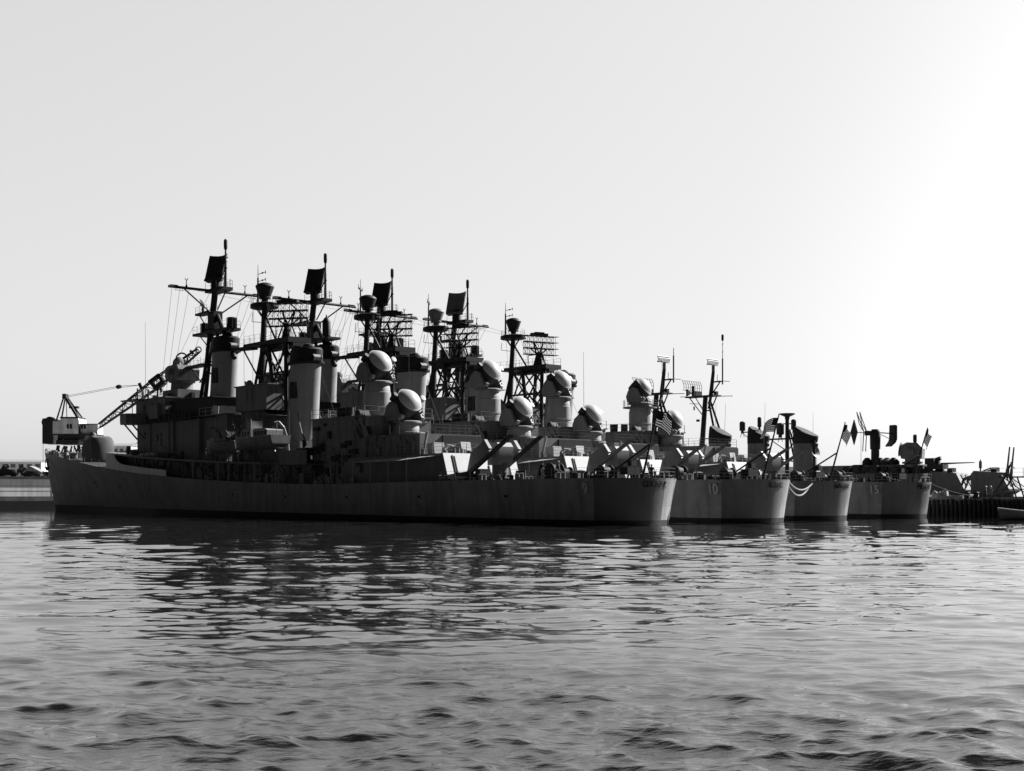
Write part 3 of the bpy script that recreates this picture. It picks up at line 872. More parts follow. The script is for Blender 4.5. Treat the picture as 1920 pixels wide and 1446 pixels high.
    # portholes, scuttles on the tower side
    for s in (1, -1):
        for (x, z) in ((101.8, 12.0), (96.0, 11.6), (96.0, 10.8), (96.0, 10.2), (101.5, 9.6), (101.5, 8.9)):
            pm = MB(); pm.lathe([(.28, -.02), (.28, .03)], 14, mat=Matrix.Translation((x, s * 4.31, z)) @ Matrix.Rotation(R(90), 4, 'X')); pm.build('porthole', 'glass', b)
        tr = MB(); tr.tube((99.6, s * 4.38, 8.2), (99.6, s * 4.38, 16.8), .08); tr.tube((93.2, s * 4.38, 8.2), (93.2, s * 4.38, 16.0), .07)
        for z in (9.0, 11.0, 12.6): tr.cbox((98.0, s * 4.36, z), 3.0, .08, .06)
        tr.cbox((97.4, s * 4.4, 11.3), .35, .2, .9, (0, .3, 0))
        tr.build_each('wall_pipe', 'steel', b)
        lr = MB()
        for k in range(3): lr.tube((95.0 + k * 2.1, s * 5.4, 8.55 - k * .05), (96.7 + k * 2.1, s * 5.4, 8.6 - k * .05), .42, n=14)
        lr.build_each('life_raft', 'light', g)
        hb = MB(); hb.cbox((92.5, s * 5.2, 8.2), 2.6, 1.2, 1.1); hb.cbox((88.6, s * 5.4, 7.9), 1.6, 1, .9)
        hb.cbox((103.3, s * 5.2, 9.0), 1.2, .9, .9); hb.tube((105.8, s * 5.2, 8.7), (105.8, s * 5.2, 10.2), .3); hb.tube((86.2, s * 5.6, 7.6), (86.2, s * 5.6, 8.9), .28)
        hb.build_each('deck_locker', 'shadow', g)
    # gun director
    d = empty('gun_director', (98.2, 0, 17.2), 0, b)
    m = MB(); m.lathe([(1.9, 0), (1.75, .4), (1.6, 2.4), (2.0, 2.5), (2.0, 2.7)], 20); m.box(-2.6, 2.6, -1.9, 1.9, 0, 1.3); m.build('pedestal', 'house', d)
    m = MB(); m.prism([(-2.2, 2.7), (1.9, 2.7), (2.3, 3.4), (2.2, 4.7), (1.2, 5.0), (-1.9, 5.0), (-2.4, 4.3)], -1.7, 1.7, 'y'); m.box(-.5, .5, -2.3, 2.3, 3.6, 4.4)
    m.build('director_house', 'house', d)
    m = MB(); c = Matrix.Translation((1.2, 0, 5.6)) @ Matrix.Rotation(R(65), 4, 'Y'); m.lathe([(0.1, -.35), (.5, -.25), (.85, 0.05), (.9, .1), (.8, .08), (.4, -.12), (.05, -.2)], 20, mat=c); m.tube((0.6, 0, 5.0), (1.0, 0, 5.5), .2)
    m.path([(1.5, .5, 5.9), (2.0, 0, 5.9), (1.5, -.5, 5.9)], .04)
    m.build('director_dish', 'steel', d)
    # whip antennas
    for (x, y, z, h) in ((100.2, 4.9, 13.6, 15.0), (100.2, -4.9, 13.6, 13.0), (60.5, 4.2, 9.3, 12.5), (44.5, -4.0, 11.8, 11.0)):
        wm = MB(); wm.tube((x, y, z), (x, y, z + 1.2), .09); wm.tube((x, y, z + 1.2), (x + .1, y, z + h), .035, .018, 6); wm.build('whip_antenna', 'black', g)
    # forward gun
    gm = empty('gun_mount', (130.8, 0, 8.45), 0, g)
    m = MB()
    prof = [(-2.3, .15), (1.9, .15), (2.55, 1.0), (2.6, 2.2), (2.1, 3.5), (1.2, 4.15), (-.8, 4.3), (-2.1, 4.0), (-2.5, 2.4)]
    n = len(prof); vs = []
    for yy, k in ((-2.0, .86), (-1.5, 1.0), (1.5, 1.0), (2.0, .86)):
        for (u, v) in prof: vs.append((u * k, yy, .15 + (v - .15) * k))
    fs = [tuple(range(n)), tuple(reversed(range(3 * n, 4 * n)))] + [(r * n + i, (r + 1) * n + i, (r + 1) * n + (i + 1) % n, r * n + (i + 1) % n) for r in range(3) for i in range(n)]
    m.add(vs, fs); m.lathe([(2.0, -.5), (2.0, .2)], 24)
    m.lathe([(.6, 4.2), (.6, 4.6), (.35, 4.9)], 14, (.3, 0.8, 0))
    m.build('gun_house', 'gunpaint', gm, angle=40)
    m = MB(); m.tube((2.2, 0, 2.0), (4.2, 0, 2.05), .34, .28, 14); m.tube((4.2, 0, 2.05), (8.2, 0, 2.15), .2, .13, 14); m.build('gun_barrel', 'steel', gm)
    # anti-submarine rocket box on the raised deck forward of the bridge
    m = MB(); m.box(108.5, 113.5, -2.6, 2.6, 8.9, 9.9, taper=.15); m.box(113.6, 118.0, -2.2, 2.2, 7.2, 9.75, taper=.2); m.build_each('canvas_covered_locker', 'canvas', g)
    m = MB(); m.prism([(-BD(117) + .5, 6.9), (BD(117) - .5, 6.9), (BD(117) - 1.4, 8.6), (-BD(117) + 1.4, 8.6)], 112.2, 113.2, 'x'); m.build('breakwater', 'house', g, smooth=False)
    # ---- funnels with their bases
    m = MB(); m.box(77.0, 84.2, -3.4, 3.4, 7.0, 13.9); m.prism([(76.6, -3.9), (92, -3.9), (92, 3.9), (76.6, 3.9)], 13.75, 13.9, 'z')
    m.build('forward_uptake_house', 'house', g, smooth=False)
    rl = railing([(84.5, 3.85, 13.9), (76.7, 3.85, 13.9), (76.7, -3.85, 13.9)], 1.0, 1.7, .045, 2)
    rl.build('house_railing', 'white', g)
    funnel(g, 85.0, 13.9, 25.3, 2.35, 1.62, 1.0, .16, 23.0)
    m = MB(); m.box(57.6, 68.5, -3.4, 3.4, 6.6, 9.5); m.build('after_uptake_house', 'house', g, smooth=False)
    funnel(g, 63.0, 9.5, 21.7, 2.45, 1.72, 1.3, .22, 19.5)
    foremast(g)
    m = MB(); m.box(69.0, 74.8, -2.6, 2.6, 7.0, 13.0); m.box(66.4, 74.9, -3.2, 3.2, 13.9, 17.2)
    m.prism([(66.2, -3.4), (75.1, -3.4), (75.1, 3.4), (66.2, 3.4)], 17.2, 17.35, 'z')
    for x in (70.3, 71.6): m.box(x, x + .22, 3.2, 3.28, 15.2, 16.9)
    m.prism([(66.4, 13.2), (69, 13.9), (74.9, 13.9), (74.9, 13.0), (69, 13.0)], -2.4, 2.4, 'y')
    m.lathe([(.5, 17.3), (.55, 17.9), (.2, 18.3)], 10, (74.2, 1.5, 0)); m.tube((75.0, 1.6, 17.3), (75.2, 1.6, 18.2), .12)
    m.build('electronics_house', 'house', g, smooth=False)
    m = MB(); rr = random.Random(5)
    for k in range(40):
        x = 66 + rr.random() * 11; y = 2.7 + rr.random() * 1.6; z = 7 + rr.random() * 5.5
        m.tube((x, y, z), (x + rr.uniform(-1.2, 1.2), y + rr.uniform(-.6, .6), z + rr.uniform(.4, 2.2)), .05 + .07 * rr.random(), n=5)
    for k in range(12):
        x = 66 + rr.random() * 11; m.cbox((x, 3 + rr.random(), 7.2 + rr.random() * 5), .6 + rr.random(), .6, .5 + rr.random())
    m.build_each('intake_trunk', 'steel', g)
    mainmast(g)
    for s in (1, -1):
        for (a, b_) in (((87, s * 6.8, 31.9), (96.5, s * 4.2, 17.2)), ((87, s * 5.6, 31.9), (95.2, s * 4.0, 17.2)), ((87, s * 4.2, 31.9), (94.6, s * 3.6, 17.2)), ((87, s * 6.0, 32.2), (72.8, s * 1.2, 28.6)), ((72.8, s * 1.6, 28.4), (66.0, s * 5.6, 7.2)), ((87.0, s * .4, 33), (112, s * 2.0, 9.4)), ((63.6, s * 1.6, 22.6), (58.0, s * 4.6, 7.0))):
            m = MB(); m.tube(a, b_, .022, .022, 4); m.build('rigging_wire', 'black', g)
    # ---- gun tub abreast the after funnel
    for s in (1, -1):
        gt = empty('gun_platform', (53.4, s * 4.9, 6.35), 0, g)
        m = MB(); m.prism([(-3.2, -1.9), (3.6, -1.9), (3.6, 1.9), (2.8, 2.3), (-2.4, 2.3), (-3.2, 1.9)], 0, .15, 'z')
        m.prism([(-3.2, 1.85), (-2.4, 2.25), (2.8, 2.25), (3.6, 1.85), (3.6, 1.95), (2.8, 2.37), (-2.4, 2.37), (-3.2, 1.95)], .1, 1.75, 'z') if s > 0 else m.prism([(-3.2, -1.85), (-2.4, -2.25), (2.8, -2.25), (3.6, -1.85), (3.6, -1.95), (2.8, -2.37), (-2.4, -2.37), (-3.2, -1.95)], .1, 1.75, 'z')
        m.box(3.5, 3.6, -1.9, 1.9, .1, 1.75)
        for x in (-2.6, 0, 3): m.tube((x, s * 1.9, 0), (x, s * .3, -2.0), .12)
        m.build('bulwark', 'house', gt, smooth=False)
        m = MB(); m.lathe([(1.1, .1), (1.0, .6), (.5, .8), (.5, 1.3)], 16); m.box(-1.1, 1.1, -.8, .8, 1.2, 2.1)
        m.lathe([(.05, 0), (.75, .05), (.8, .14), (.7, .16)], 18, mat=Matrix.Translation((0.2, 0.3 * s, 3.1)) @ Matrix.Rotation(R(70), 4, 'X') @ Matrix.Rotation(R(-25), 4, 'Y')); m.tube((.2, .2 * s, 2.1), (.2, .3 * s, 3.1), .2)
        m.build('mounting', 'shadow', gt)
        m = MB()
        for q in (-.3, .3): m.tube((-.8, q, 1.9), (-3.9, q, 2.3), .13, .07, 10)
        m.build('gun_barrel', 'shadow', gt)
    # ---- after houses and radar directors
    m = MB(); m.box(40.9, 52.6, -4.6, 4.6, 4.0, 11.75); m.box(40.7, 52.8, -4.8, 4.8, 11.75, 11.9)
    m.build('director_house_upper', 'house', g, smooth=False)
    m = MB(); m.box(30.9, 40.9, -4.2, 4.2, 4.0, 9.45); m.lathe([(2.2, 9.3), (2.1, 9.95), (1.7, 10.0)], 26, (39.3, 0, 0))
    dl = m.build('director_house_lower', 'house', g, smooth=False)
    m = MB(); m.box(30.7, 30.95, -4.15, 1.2, 7.0, 9.3); m.build('aft_shade_panel', 'shadow', dl, smooth=False)  # dark slab standing in for the shade of a recess
    ft = MB(); rr = random.Random(21)
    for (x0, x1, y, z0, z1) in ((41, 52, 4.62, 5, 11.5), (31, 40.8, 4.22, 7.3, 9.2)):
        for k in range(16):
            x = x0 + .5 + rr.random() * (x1 - x0 - 1)
            if k % 2: ft.cbox((x, y + .08, z0 + rr.random() * (z1 - z0)), .2 + rr.random() * .6, .2, .2 + rr.random() * .6)
            else: ft.tube((x, y + .06, z0), (x, y + .06, z0 + (z1 - z0) * (.4 + .6 * rr.random())), .04)
    ft.cbox((33.0, 4.26, 8.2), .5, .1, .5); ft.cbox((38.5, 4.26, 8.0), .35, .1, .35)
    ft.build_each('bulkhead_box', 'steel', g)
    rl = railing([(52.6, 4.75, 11.9), (40.9, 4.75, 11.9), (40.9, -4.75, 11.9)], 1.05, 1.9, .045, 2); rl.build('house_railing', 'light', g)
    rl = railing([(40.5, 4.15, 9.45), (31.0, 4.15, 9.45), (31.0, -4.15, 9.45), (40.5, -4.15, 9.45)], 1.05, 1.7, .03, 3); rl.build('house_railing', 'steel', g)
    radar_director(g, (45.4, 0, 15.95), 4.2, math.pi)
    radar_director(g, (39.4, 0, 10.95), 1.1, math.pi)
    # ventilator shapes between the directors
    m = MB()
    m.cbox((43.4, 3.6, 11.2), 2.6, 1.2, 1.6, (0, .5, 0)); m.cbox((41.6, 4.3, 10.2), 1.6, .9, 1.5, (0, .5, 0)); m.tube((46.8, 4.1, 11.9), (46.8, 4.1, 13.0), .55, .6, 14)
    m.tube((44.5, 4.4, 11.9), (44.5, 4.4, 12.9), .5, .5, 14); m.tube((42.6, 4.2, 12.0), (42.6, 4.6, 12.0), .6, .6, 16)
    m.build_each('ventilator', 'shadow', g)
    m = MB()
    for k in range(6): m.cbox((41.4 - .2 * k, 4.85, 11.3 - .32 * k), .1, .5, .75, (0, .5, 0))
    m.path([(43.3, 4.9, 11.9), (40.7, 4.9, 9.5)], .07); m.path([(43.3, 4.5, 11.9), (40.7, 4.5, 9.5)], .07)
    m.build('ladder', 'light', g)
    # canvas covered gear on the after face
    m = MB(); m.cbox((29.7, 2.9, 7.75), 1.1, 1.5, 1.2, (0, .15, .1)); m.cbox((29.6, -.6, 7.8), 1.2, 1.6, 1.3, (0, .2, .2)); m.cbox((29.9, -3.2, 7.7), 1.3, .9, 1.1, (0, .1, -.2))
    m.build_each('canvas_covered_box', 'canvas', g)
    m = MB()
    m.path([(29.3 + .25 * math.sin(k), 1.2 + .8 * math.cos(k * .7), 7.25 + .9 * abs(math.sin(k * .45))) for k in range(16)], .1)
    m.build('fire_hose', 'canvas', g)
    m = MB(); m.tube((30.7, 3.9, 7.2), (30.2, 3.7, 9.6), .14); m.build('sloping_pipe', 'light', g)
    # missile house with sloping after face, its sunlight painted on as white
    m = MB()
    poly = [(25.85, 7.15), (24.75, 4.05), (45.6, 4.0), (45.6, 7.0)]
    m.prism(poly, -4.9, 4.9, 'y')
    mh = m.build('missile_house', ['house'], g, smooth=False)
    af = MB()
    def F_(u, v, off):                                         # u across, v up the after face
        x0, z0, x1, z1 = 24.75, 4.05, 25.85, 7.15
        nx, nz = -(z1 - z0), (x1 - x0); l = math.hypot(nx, nz)
        return (x0 + (x1 - x0) * v + off * nx / l, u, z0 + (z1 - z0) * v + off * nz / l)
    def plate(mb, u0, u1, v0, v1, a, b):
        vs = [F_(u0, v0, a), F_(u1, v0, a), F_(u1, v1, a), F_(u0, v1, a), F_(u0, v0, b), F_(u1, v0, b), F_(u1, v1, b), F_(u0, v1, b)]
        mb.add(vs, [(0, 1, 2, 3), (7, 6, 5, 4), (0, 4, 5, 1), (1, 5, 6, 2), (2, 6, 7, 3), (3, 7, 4, 0)])
    plate(af, -4.9, 4.9, .12, 1.0, -.02, .06)
    for u in (4.5, 4.0, 2.9, 1.7, .4, -.9, -2.2, -3.6): af.box(24.55, 24.75, u - .14, u + .14, 4.1, 4.65)
    af.build('sunlit_after_face', 'white', mh, smooth=False)
    for s in (1, -1):
        dr = MB()
        for (u, v, uu, vv) in ((s * .9, .30, s * 3.55, .335), (s * .9, .23, s * 3.8, .265), (s * 3.45, .33, s * 3.55, .9), (s * 3.7, .26, s * 3.8, .93), (s * .85, .3, s * .95, .6)):
            plate(dr, min(u, uu), max(u, uu), v, vv, .05, .13)
        dr.build('blast_door', 'shadow', mh, smooth=False)
        for v in (.18, .5, .85):
            pass
    rl = railing([(45, 4.8, 7.05), (26.0, 4.8, 7.15), (26.0, -4.8, 7.15), (45, -4.8, 7.05)], 1.05, 1.6, .035, 3); rl.build('house_railing', 'light', g)
    m = MB(); rr = random.Random(9)
    for k in range(34):
        x = 26.3 + rr.random() * 4.0; y = -4.6 + rr.random() * 9.2
        if k % 2: m.cbox((x, y, 7.3 + .2 * rr.random()), .2 + .5 * rr.random(), .2 + .5 * rr.random(), .3 + .5 * rr.random(), (0, 0, rr.random()))
        else: m.tube((x, y, 7.1), (x, y, 7.5 + .4 * rr.random()), .12 + .1 * rr.random(), n=8)
    m.build_each('roof_fitting', 'steel', g)
    aw = MB()
    pts = []
    for i in range(9):
        x = 26.0 + i * 1.75
        zo = 6.78 - .33 * min(1, i / 2.6) - .1 * (i % 2) * .3
        pts.append((x, 4.85, 6.95 - .02 * i)); pts.append((x, 7.0 if i > 0 else 5.0, zo if i > 0 else 6.95))
    aw.add(pts + [(a, b_, c - .05) for a, b_, c in pts], [(2 * i, 2 * i + 1, 2 * i + 3, 2 * i + 2) for i in range(8)] + [(18 + 2 * i + 2, 18 + 2 * i + 3, 18 + 2 * i + 1, 18 + 2 * i) for i in range(8)] + [(2 * i + 1, 19 + 2 * i, 21 + 2 * i, 2 * i + 3) for i in range(8)])
    for x in (29.5, 33, 36.5, 40): aw.tube((x, 6.9, 4.1), (x, 6.9, 6.5), .05)
    aw.build('awning', 'canvas', g)
    make_launcher(g, (22.3, 0, 4.2))
    # ---- after deck fittings
    for (x, y) in ((24.5, 5.9), (18, 5.8), (12.5, 5.6), (7.0, 5.2), (3.0, 3.6), (1.2, -2.6), (24.5, -5.9), (18, -5.8), (12.5, -5.6), (7.0, -5.2)):
        m = MB()
        for q in (-.32, .32): m.lathe([(.3, 0), (.2, .08), (.2, .6), (.27, .66), (.1, .7)], 12, (x + q, y, ZD(x) - .08))
        m.build('bollard', 'steel', g)
    for (x, y, r_) in ((9.5, 3.8, .75), (4.6, 1.8, .6), (17.0, -4.4, .7)):
        m = MB(); mt = Matrix.Translation((x, y, ZD(x) + r_ + .05)) @ Matrix.Rotation(R(90), 4, 'X')
        m.lathe([(r_, -.65), (r_, -.58), (r_ * .72, -.56), (r_ * .78, 0), (r_ * .72, .56), (r_, .58), (r_, .65)], 20, mat=mt); m.cbox((x, y, ZD(x) + .3), r_ * 1.5, 1.5, .6)
        m.build('cable_reel', 'shadow', g)
    m = MB(); m.lathe([(.55, 0), (.4, .1), (.34, .7), (.5, .95), (.2, 1.05)], 18, (11.0, -1.0, 4.2)); m.build('capstan', 'steel', g)
    m = MB(); m.box(12.8, 14.4, -1.2, .4, 4.2, 5.0); m.box(6.5, 7.5, -2.6, -1.6, 4.2, 5.0); m.box(19.4, 20.2, 3.9, 5.0, 4.2, 5.4); m.cbox((3.4, -.2, 5.05), 1.0, 1.6, .7); m.cbox((3.2, -.3, 5.75), .5, .7, .5); m.build_each('deck_box', 'shadow', g, smooth=False)
    pts = deck_edge(26, 3.0) + [(1.2, 4.0, 4.27), (0.35, 2.2, 4.27), (0.08, 0, 4.27), (0.35, -2.2, 4.27), (1.2, -4.0, 4.27)] + list(reversed(deck_edge(26, 3.0, -1)))
    rl = railing(pts, 1.0, 2.1, .028, 3); rl.build('stern_railing', 'steel', g)
    rl = railing(deck_edge(112.5, 154, 1, .25), 1.0, 2.1, .028, 3); rl.build('bow_railing', 'steel', g)
    rl = railing([(x, BD(x) - .05, ZD(x) + 2.5) for x in (61.2, 66.6, 75, 82, 90, 98, 107)], 1.0, 1.7, .028, 3); rl.build('upper_deck_railing', 'steel', g)
    rl = railing(deck_edge(27, 87, 1, .2), 1.0, 2.1, .028, 3); rl.build('side_railing', 'steel', g)
    m = MB(); rr = random.Random(31)
    for k in range(46):
        x = 2.5 + rr.random() * 18; b = BD(x) - .5 - rr.random() * 2.2; y = b if k % 3 else -b
        hgt = .2 + rr.random() ** 2 * .85
        if k % 4 == 0: m.lathe([(.16, 0), (.14, hgt * .8), (.24, hgt), (.1, hgt + .08)], 9, (x, y, ZD(x) - .09))
        elif k % 4 == 1: m.tube((x, y, ZD(x) - .05), (x + rr.uniform(-.5, .5), y, ZD(x) + hgt), .06 + .05 * rr.random(), n=6)
        else: m.cbox((x, y, ZD(x) - .1 + hgt / 2), .25 + .7 * rr.random(), .3 + .4 * rr.random(), hgt, (0, 0, rr.random()))
    m.build_each('deck_gear', 'shadow', g)
    m = MB()
    for k in range(9):
        x = 14 + k * 13.5; z = ZD(x) * .62; b = BW(x) + (BD(x) - BW(x)) * .62 ** 1.5
        for s in (1, -1): m.cbox((x, s * (b + .0), z), .32, .1, .22)
    m.build_each('scupper', 'boot', hull)
    m = MB(); rr = random.Random(77)
    for k in range(64):
        x = 42 + rr.random() * 38; y = 4.9 + rr.random() * 2.0; z = (ZD(x) - .05) if (x < 61 or k % 3) else ZD(x) + 2.5
        h_ = .3 + rr.random() * 1.1
        if k % 3 == 0: m.tube((x, y, z), (x + rr.uniform(-.4, .4), y + rr.uniform(-.2, .2), z + h_ * 1.5), .05 + .06 * rr.random(), n=6)
        elif k % 3 == 1: m.cbox((x, y, z + h_ / 2), .2 + .7 * rr.random(), .2 + .4 * rr.random(), h_, (0, 0, rr.random()))
        else: m.lathe([(.14, 0), (.12, h_ * .6), (.26, h_ * .75), (.2, h_)], 9, (x, y, z))
    m.build_each('midships_glint_fitting', 'light', g)  # pale clutter whose colour stands in for sun glints
    m = MB(); rr = random.Random(78)
    for k in range(26):
        x = 41 + rr.random() * 11.5; y = 4.75; z = 5.2 + rr.random() * 6.0
        m.cbox((x, y, z), .3 + rr.random() * .9, .3, .3 + rr.random() * .8)
    m.build_each('wall_locker', 'shadow', g)
    fs_ = empty('flagstaff', (1.6, 0, 4.25), 0, g)
    m = MB(); m.tube((0, 0, 0), (-2.05, 0, 6.5), .12, .055, 10); m.lathe([(.02, -.08), (.1, 0), (.02, .08)], 8, (-2.06, 0, 6.55)); m.build('staff', 'black', fs_)
    m = MB(); m.tube((4.6, .7, 0), (-.95, 0, 3.2), .09); m.build('brace', 'black', fs_)
    # number on the quarter and name on the stern
    if number:
        add_marks(g, hull, number, name)
    return g

def add_marks(g, hull, number, name):
    for s in (1, -1):
        x = 3.35; z = 3.33
        t = MB()
        o = bpy.data.objects.new('hull_number', text_mesh(number, 1.42, 'numpaint'))
        COL.objects.link(o); o.parent = hull
        fr = z / ZD(x); b0 = BW(x) + (BD(x) - BW(x)) * fr ** 1.5
        b1 = BW(x + 1) + (BD(x + 1) - BW(x + 1)) * fr ** 1.5
        o.location = (x, s * (b0 + .09), z)
        a = math.atan2(b1 - b0, 1.0)
        o.rotation_euler = (R(98), 0, R(180) - a if s > 0 else a)
        o['only'] = 1
    # name letters follow the curve of the stern
    n = len(name)
    for i, c in enumerate(name):
        yy = (n / 2 - .5 - i) * .54 - .15
        me = text_mesh(c, .80, 'blackpaint')
        o = bpy.data.objects.new('name_letter', me)
        COL.objects.link(o); o.parent = hull
        fr = 3.72 / 4.32
        b = BW(0) + (BD(0) - BW(0)) * fr ** 1.5
        v = yy / b
        x = 2.4 + .5 * (1 - fr) - 2.5 * (1 - v * v) - .06
        sl_ = 5.0 * v / b
        o.location = (x, yy, 3.72)
        o.rotation_euler = (R(90 + 6.6), 0, R(-90) - math.atan(sl_) * 1)
        o['only'] = 1

SHIPS = [  # stern x, y, heading (deg left of the view axis), number, name
    (13.047, 115.484, 39.83, '9', 'COONTZ'),
    (26.376, 126.588, 40.42, '10', 'KING'),
    (36.762, 140.941, 41.82, '11', 'MAHAN'),
    (49.654, 152.327, 42.83, '15', 'PREBLE'),
]
ship = make_ship(*SHIPS[0][3:])
LAB = ['grey guided missile destroyer numbered 9 on its quarter, nearest and longest in view',
       'grey guided missile destroyer numbered 10 on its quarter, moored second from the camera',
       'grey guided missile destroyer numbered 11, its stern between those numbered 10 and 15',
       'grey guided missile destroyer numbered 15, moored closest to the pier on the right']
ships = [ship]
for i in range(1, 4):
    ships.append(copy_tree(ship, None))
for i, (g, (sx, sy, hd, num, nm)) in enumerate(zip(ships, SHIPS)):
    g.location = (sx, sy, 0)
    g.rotation_euler = (0, 0, R(90 + hd))
    tag(g, LAB[i], 'warship', 'guided missile destroyers moored side by side')
    if i:
        add_marks(g, child(g, 'hull')[0], num, nm)
        for t in child(child(g, 'hull')[0], 'bow_number'):
            t.data = text_mesh(num, 1.15, 'numpaint')
# the shade painted into the stern colour is lighter on the other three
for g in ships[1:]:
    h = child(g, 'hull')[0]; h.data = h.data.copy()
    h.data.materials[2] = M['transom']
# per-ship differences: radars trained differently
for i, g in enumerate(ships):
    mm = child(g, 'mainmast')[0]
    child(mm, 'air_search_radar')[0].rotation_euler.z = R([128, 130, 112, 165][i])
    if i in (2, 3):
        child(mm, 'navigation_beacon')[0].data = child(mm, 'navigation_beacon')[0].data.copy()
        child(mm, 'navigation_beacon')[0].data.materials[0] = M['house'] if i == 2 else M['black']
    for d in child(g, 'radar_director'):
        child(d, 'antenna_mount')[0].rotation_euler.z = R([188, 194, 194, 180][i])
for la in child(child(ships[0], 'missile_launcher')[0], 'launcher_arm'):
    for q in child(la, 'guide_rail'): q.data = q.data.copy(); q.data.materials[0] = M['shadow']
xm_ = MB()
xm_.tube((74.6, 0, 28.6), (74.6, 0, 32.4), 0.14, 0.1); xm_.tube((74.6, 0, 32.4), (74.6, 0, 34.0), 0.05, 0.03); xm_.tube((74.6, 0, 30.4), (73.6, 0, 29.0), 0.04)
xm_.path([(75.6, -1.0, 32.75), (75.0, -.4, 32.45), (74.6, 0, 32.4), (74.2, .4, 32.45), (73.6, 1.0, 32.75)], .05)
for s in (-1, 1): xm_.tube((74.6 + s, -s, 32.45), (74.6 + s, -s, 33.05), .04); xm_.lathe([(.13, 0), (.13, .2)], 8, (74.6 + s * .6, -s * .6, 32.45))
xo = xm_.build('mast_antenna', 'black')
for g in (ships[1], ships[2]): child(child(g, 'mainmast')[0], 'mast_antenna')[0].data = xo.data
bpy.data.objects.remove(xo)
bt = MB(); bt.lathe([(.5, 0), (.62, .1), (.62, 2.2), (.4, 2.7), (.15, 2.9), (.05, 3.3)], 14, (82.2, 1.0, 26.35))
bo = bt.build('countermeasures_antenna', 'black')
child(child(ships[1], 'foremast')[0], 'countermeasures_antenna')[0].data = bo.data
bpy.data.objects.remove(bo)
for q in child(child(ships[3], 'mainmast')[0], 'catwalk'): bpy.data.objects.remove(q)
for q in child(child(ships[3], 'foremast')[0], 'height_finding_radar'):
    q.data = q.data.copy(); q.data.materials[0] = M['steel']
dirs15 = child(ships[3], 'radar_director')
rp = MB(); rp.lathe([(1.5, -.55), (2.5, -.5), (2.5, -.35), (1.5, -.3)], 28, closed=False)
rp.add(*(lambda q: (q.v, q.f))(railing([(2.45 * math.cos(k * math.pi / 8), 2.45 * math.sin(k * math.pi / 8), -.35) for k in range(17)], 1.0, 1.0, .03, 3)))
rp.build('ring_platform', 'steel', dirs15[0])
for d in dirs15:
    child(d, 'antenna_mount')[0].rotation_euler.z = R(180 + 26)

def loc2w(i, p):
    g = ships[i]
    return Matrix.Translation(g.location) @ g.rotation_euler.to_matrix().to_4x4() @ Vector(p)

# ------------------------------------------------------------------ flags
def translucent(m, f):
    t = m.node_tree; b = t.nodes['Principled BSDF']; o = [n for n in t.nodes if n.type == 'OUTPUT_MATERIAL'][0]
    tr = t.nodes.new('ShaderNodeBsdfTranslucent'); mx = t.nodes.new('ShaderNodeMixShader'); mx.inputs[0].default_value = f
    t.links.new(b.inputs['Base Color'].links[0].from_socket, tr.inputs['Color'])
    t.links.new(b.outputs[0], mx.inputs[1]); t.links.new(tr.outputs[0], mx.inputs[2]); t.links.new(mx.outputs[0], o.inputs['Surface'])
for q in ('flagdark', 'flagcanton', 'flagwhite'): translucent(M[q], .4)
def make_flag(i, span, hoist, pts, label):
    """pts: list of (fly fraction, dx along the ship, dy, sag) shaping the cloth in ship coordinates"""
    NU, NV = 26, 26
    g = empty('ensign', (0, 0, 0), 0, None)
    a = Vector((-0.43, 0, 4.25 + 6.4)); d = Vector((2.05, 0, -6.5)).normalized()
    vs = []
    for v in range(NV + 1):
        for u in range(NU + 1):
            fu = u / NU; fv = v / NV
            base = a + d * (hoist * fv)
            off = pts(fu, fv)
            vs.append(base + Vector(off))
    M4 = ships[i].rotation_euler.to_matrix().to_4x4()
    o = loc2w(i, (-0.43, 0, 4.25 + 6.4))
    g.location = o
    vs = [M4 @ (q - a) for q in vs]
    st = MB(); ct = MB()
    for v in range(NV):
        for u in range(NU):
            q = (v * (NU + 1) + u, v * (NU + 1) + u + 1, (v + 1) * (NU + 1) + u + 1, (v + 1) * (NU + 1) + u)
            if v < 14 and u < 10: ct.f.append(q); ct.m.append(0)
            else: st.f.append(q); st.m.append((v // 2) % 2)
    st.v = list(vs); ct.v = list(vs)
    so_ = st.build('stripes', ['flagdark', 'flagwhite'], g)
    co_ = ct.build('canton', ['flagcanton'], g)
    for ob in (so_, co_):
        bm = bmesh.new(); bm.from_mesh(ob.data)
        bmesh.ops.delete(bm, geom=[v for v in bm.verts if not v.link_faces], context='VERTS')
        bm.to_mesh(ob.data); bm.free()
        md = ob.modifiers.new('thickness', 'SOLIDIFY'); md.thickness = 0.012
    tag(g, label, 'flag', 'striped ensigns on the sterns')
    return g

def droop(w, fall, wx, wy, ph):
    def f(u, v):
        z = -fall * u ** 1.3 - .12 * math.sin(u * 7 + ph)
        k = .13 * math.sin(u * 9 + v * 2.5 + ph) * u ** .5
        return (wx * w * u + k * .6, wy * w * u + k, z)
    return f
make_flag(0, 2.6, 1.55, droop(1.45, .95, -.45, -.75, .4), 'striped ensign drooping from the stern staff of the nearest destroyer')
make_flag(1, 2.6, 1.45, droop(1.9, .9, .45, .75, 1.2), 'striped ensign blowing left from the stern staff of the destroyer numbered 10')
make_flag(2, 2.6, 1.6, droop(.75, 1.0, -.5, -.7, 2.2), 'striped ensign hanging limp from the stern staff of the destroyer numbered 11')
make_flag(3, 2.6, 1.6, droop(.6, 1.0, -.5, -.7, 3.4), 'striped ensign hanging limp from the stern staff of the destroyer numbered 15')

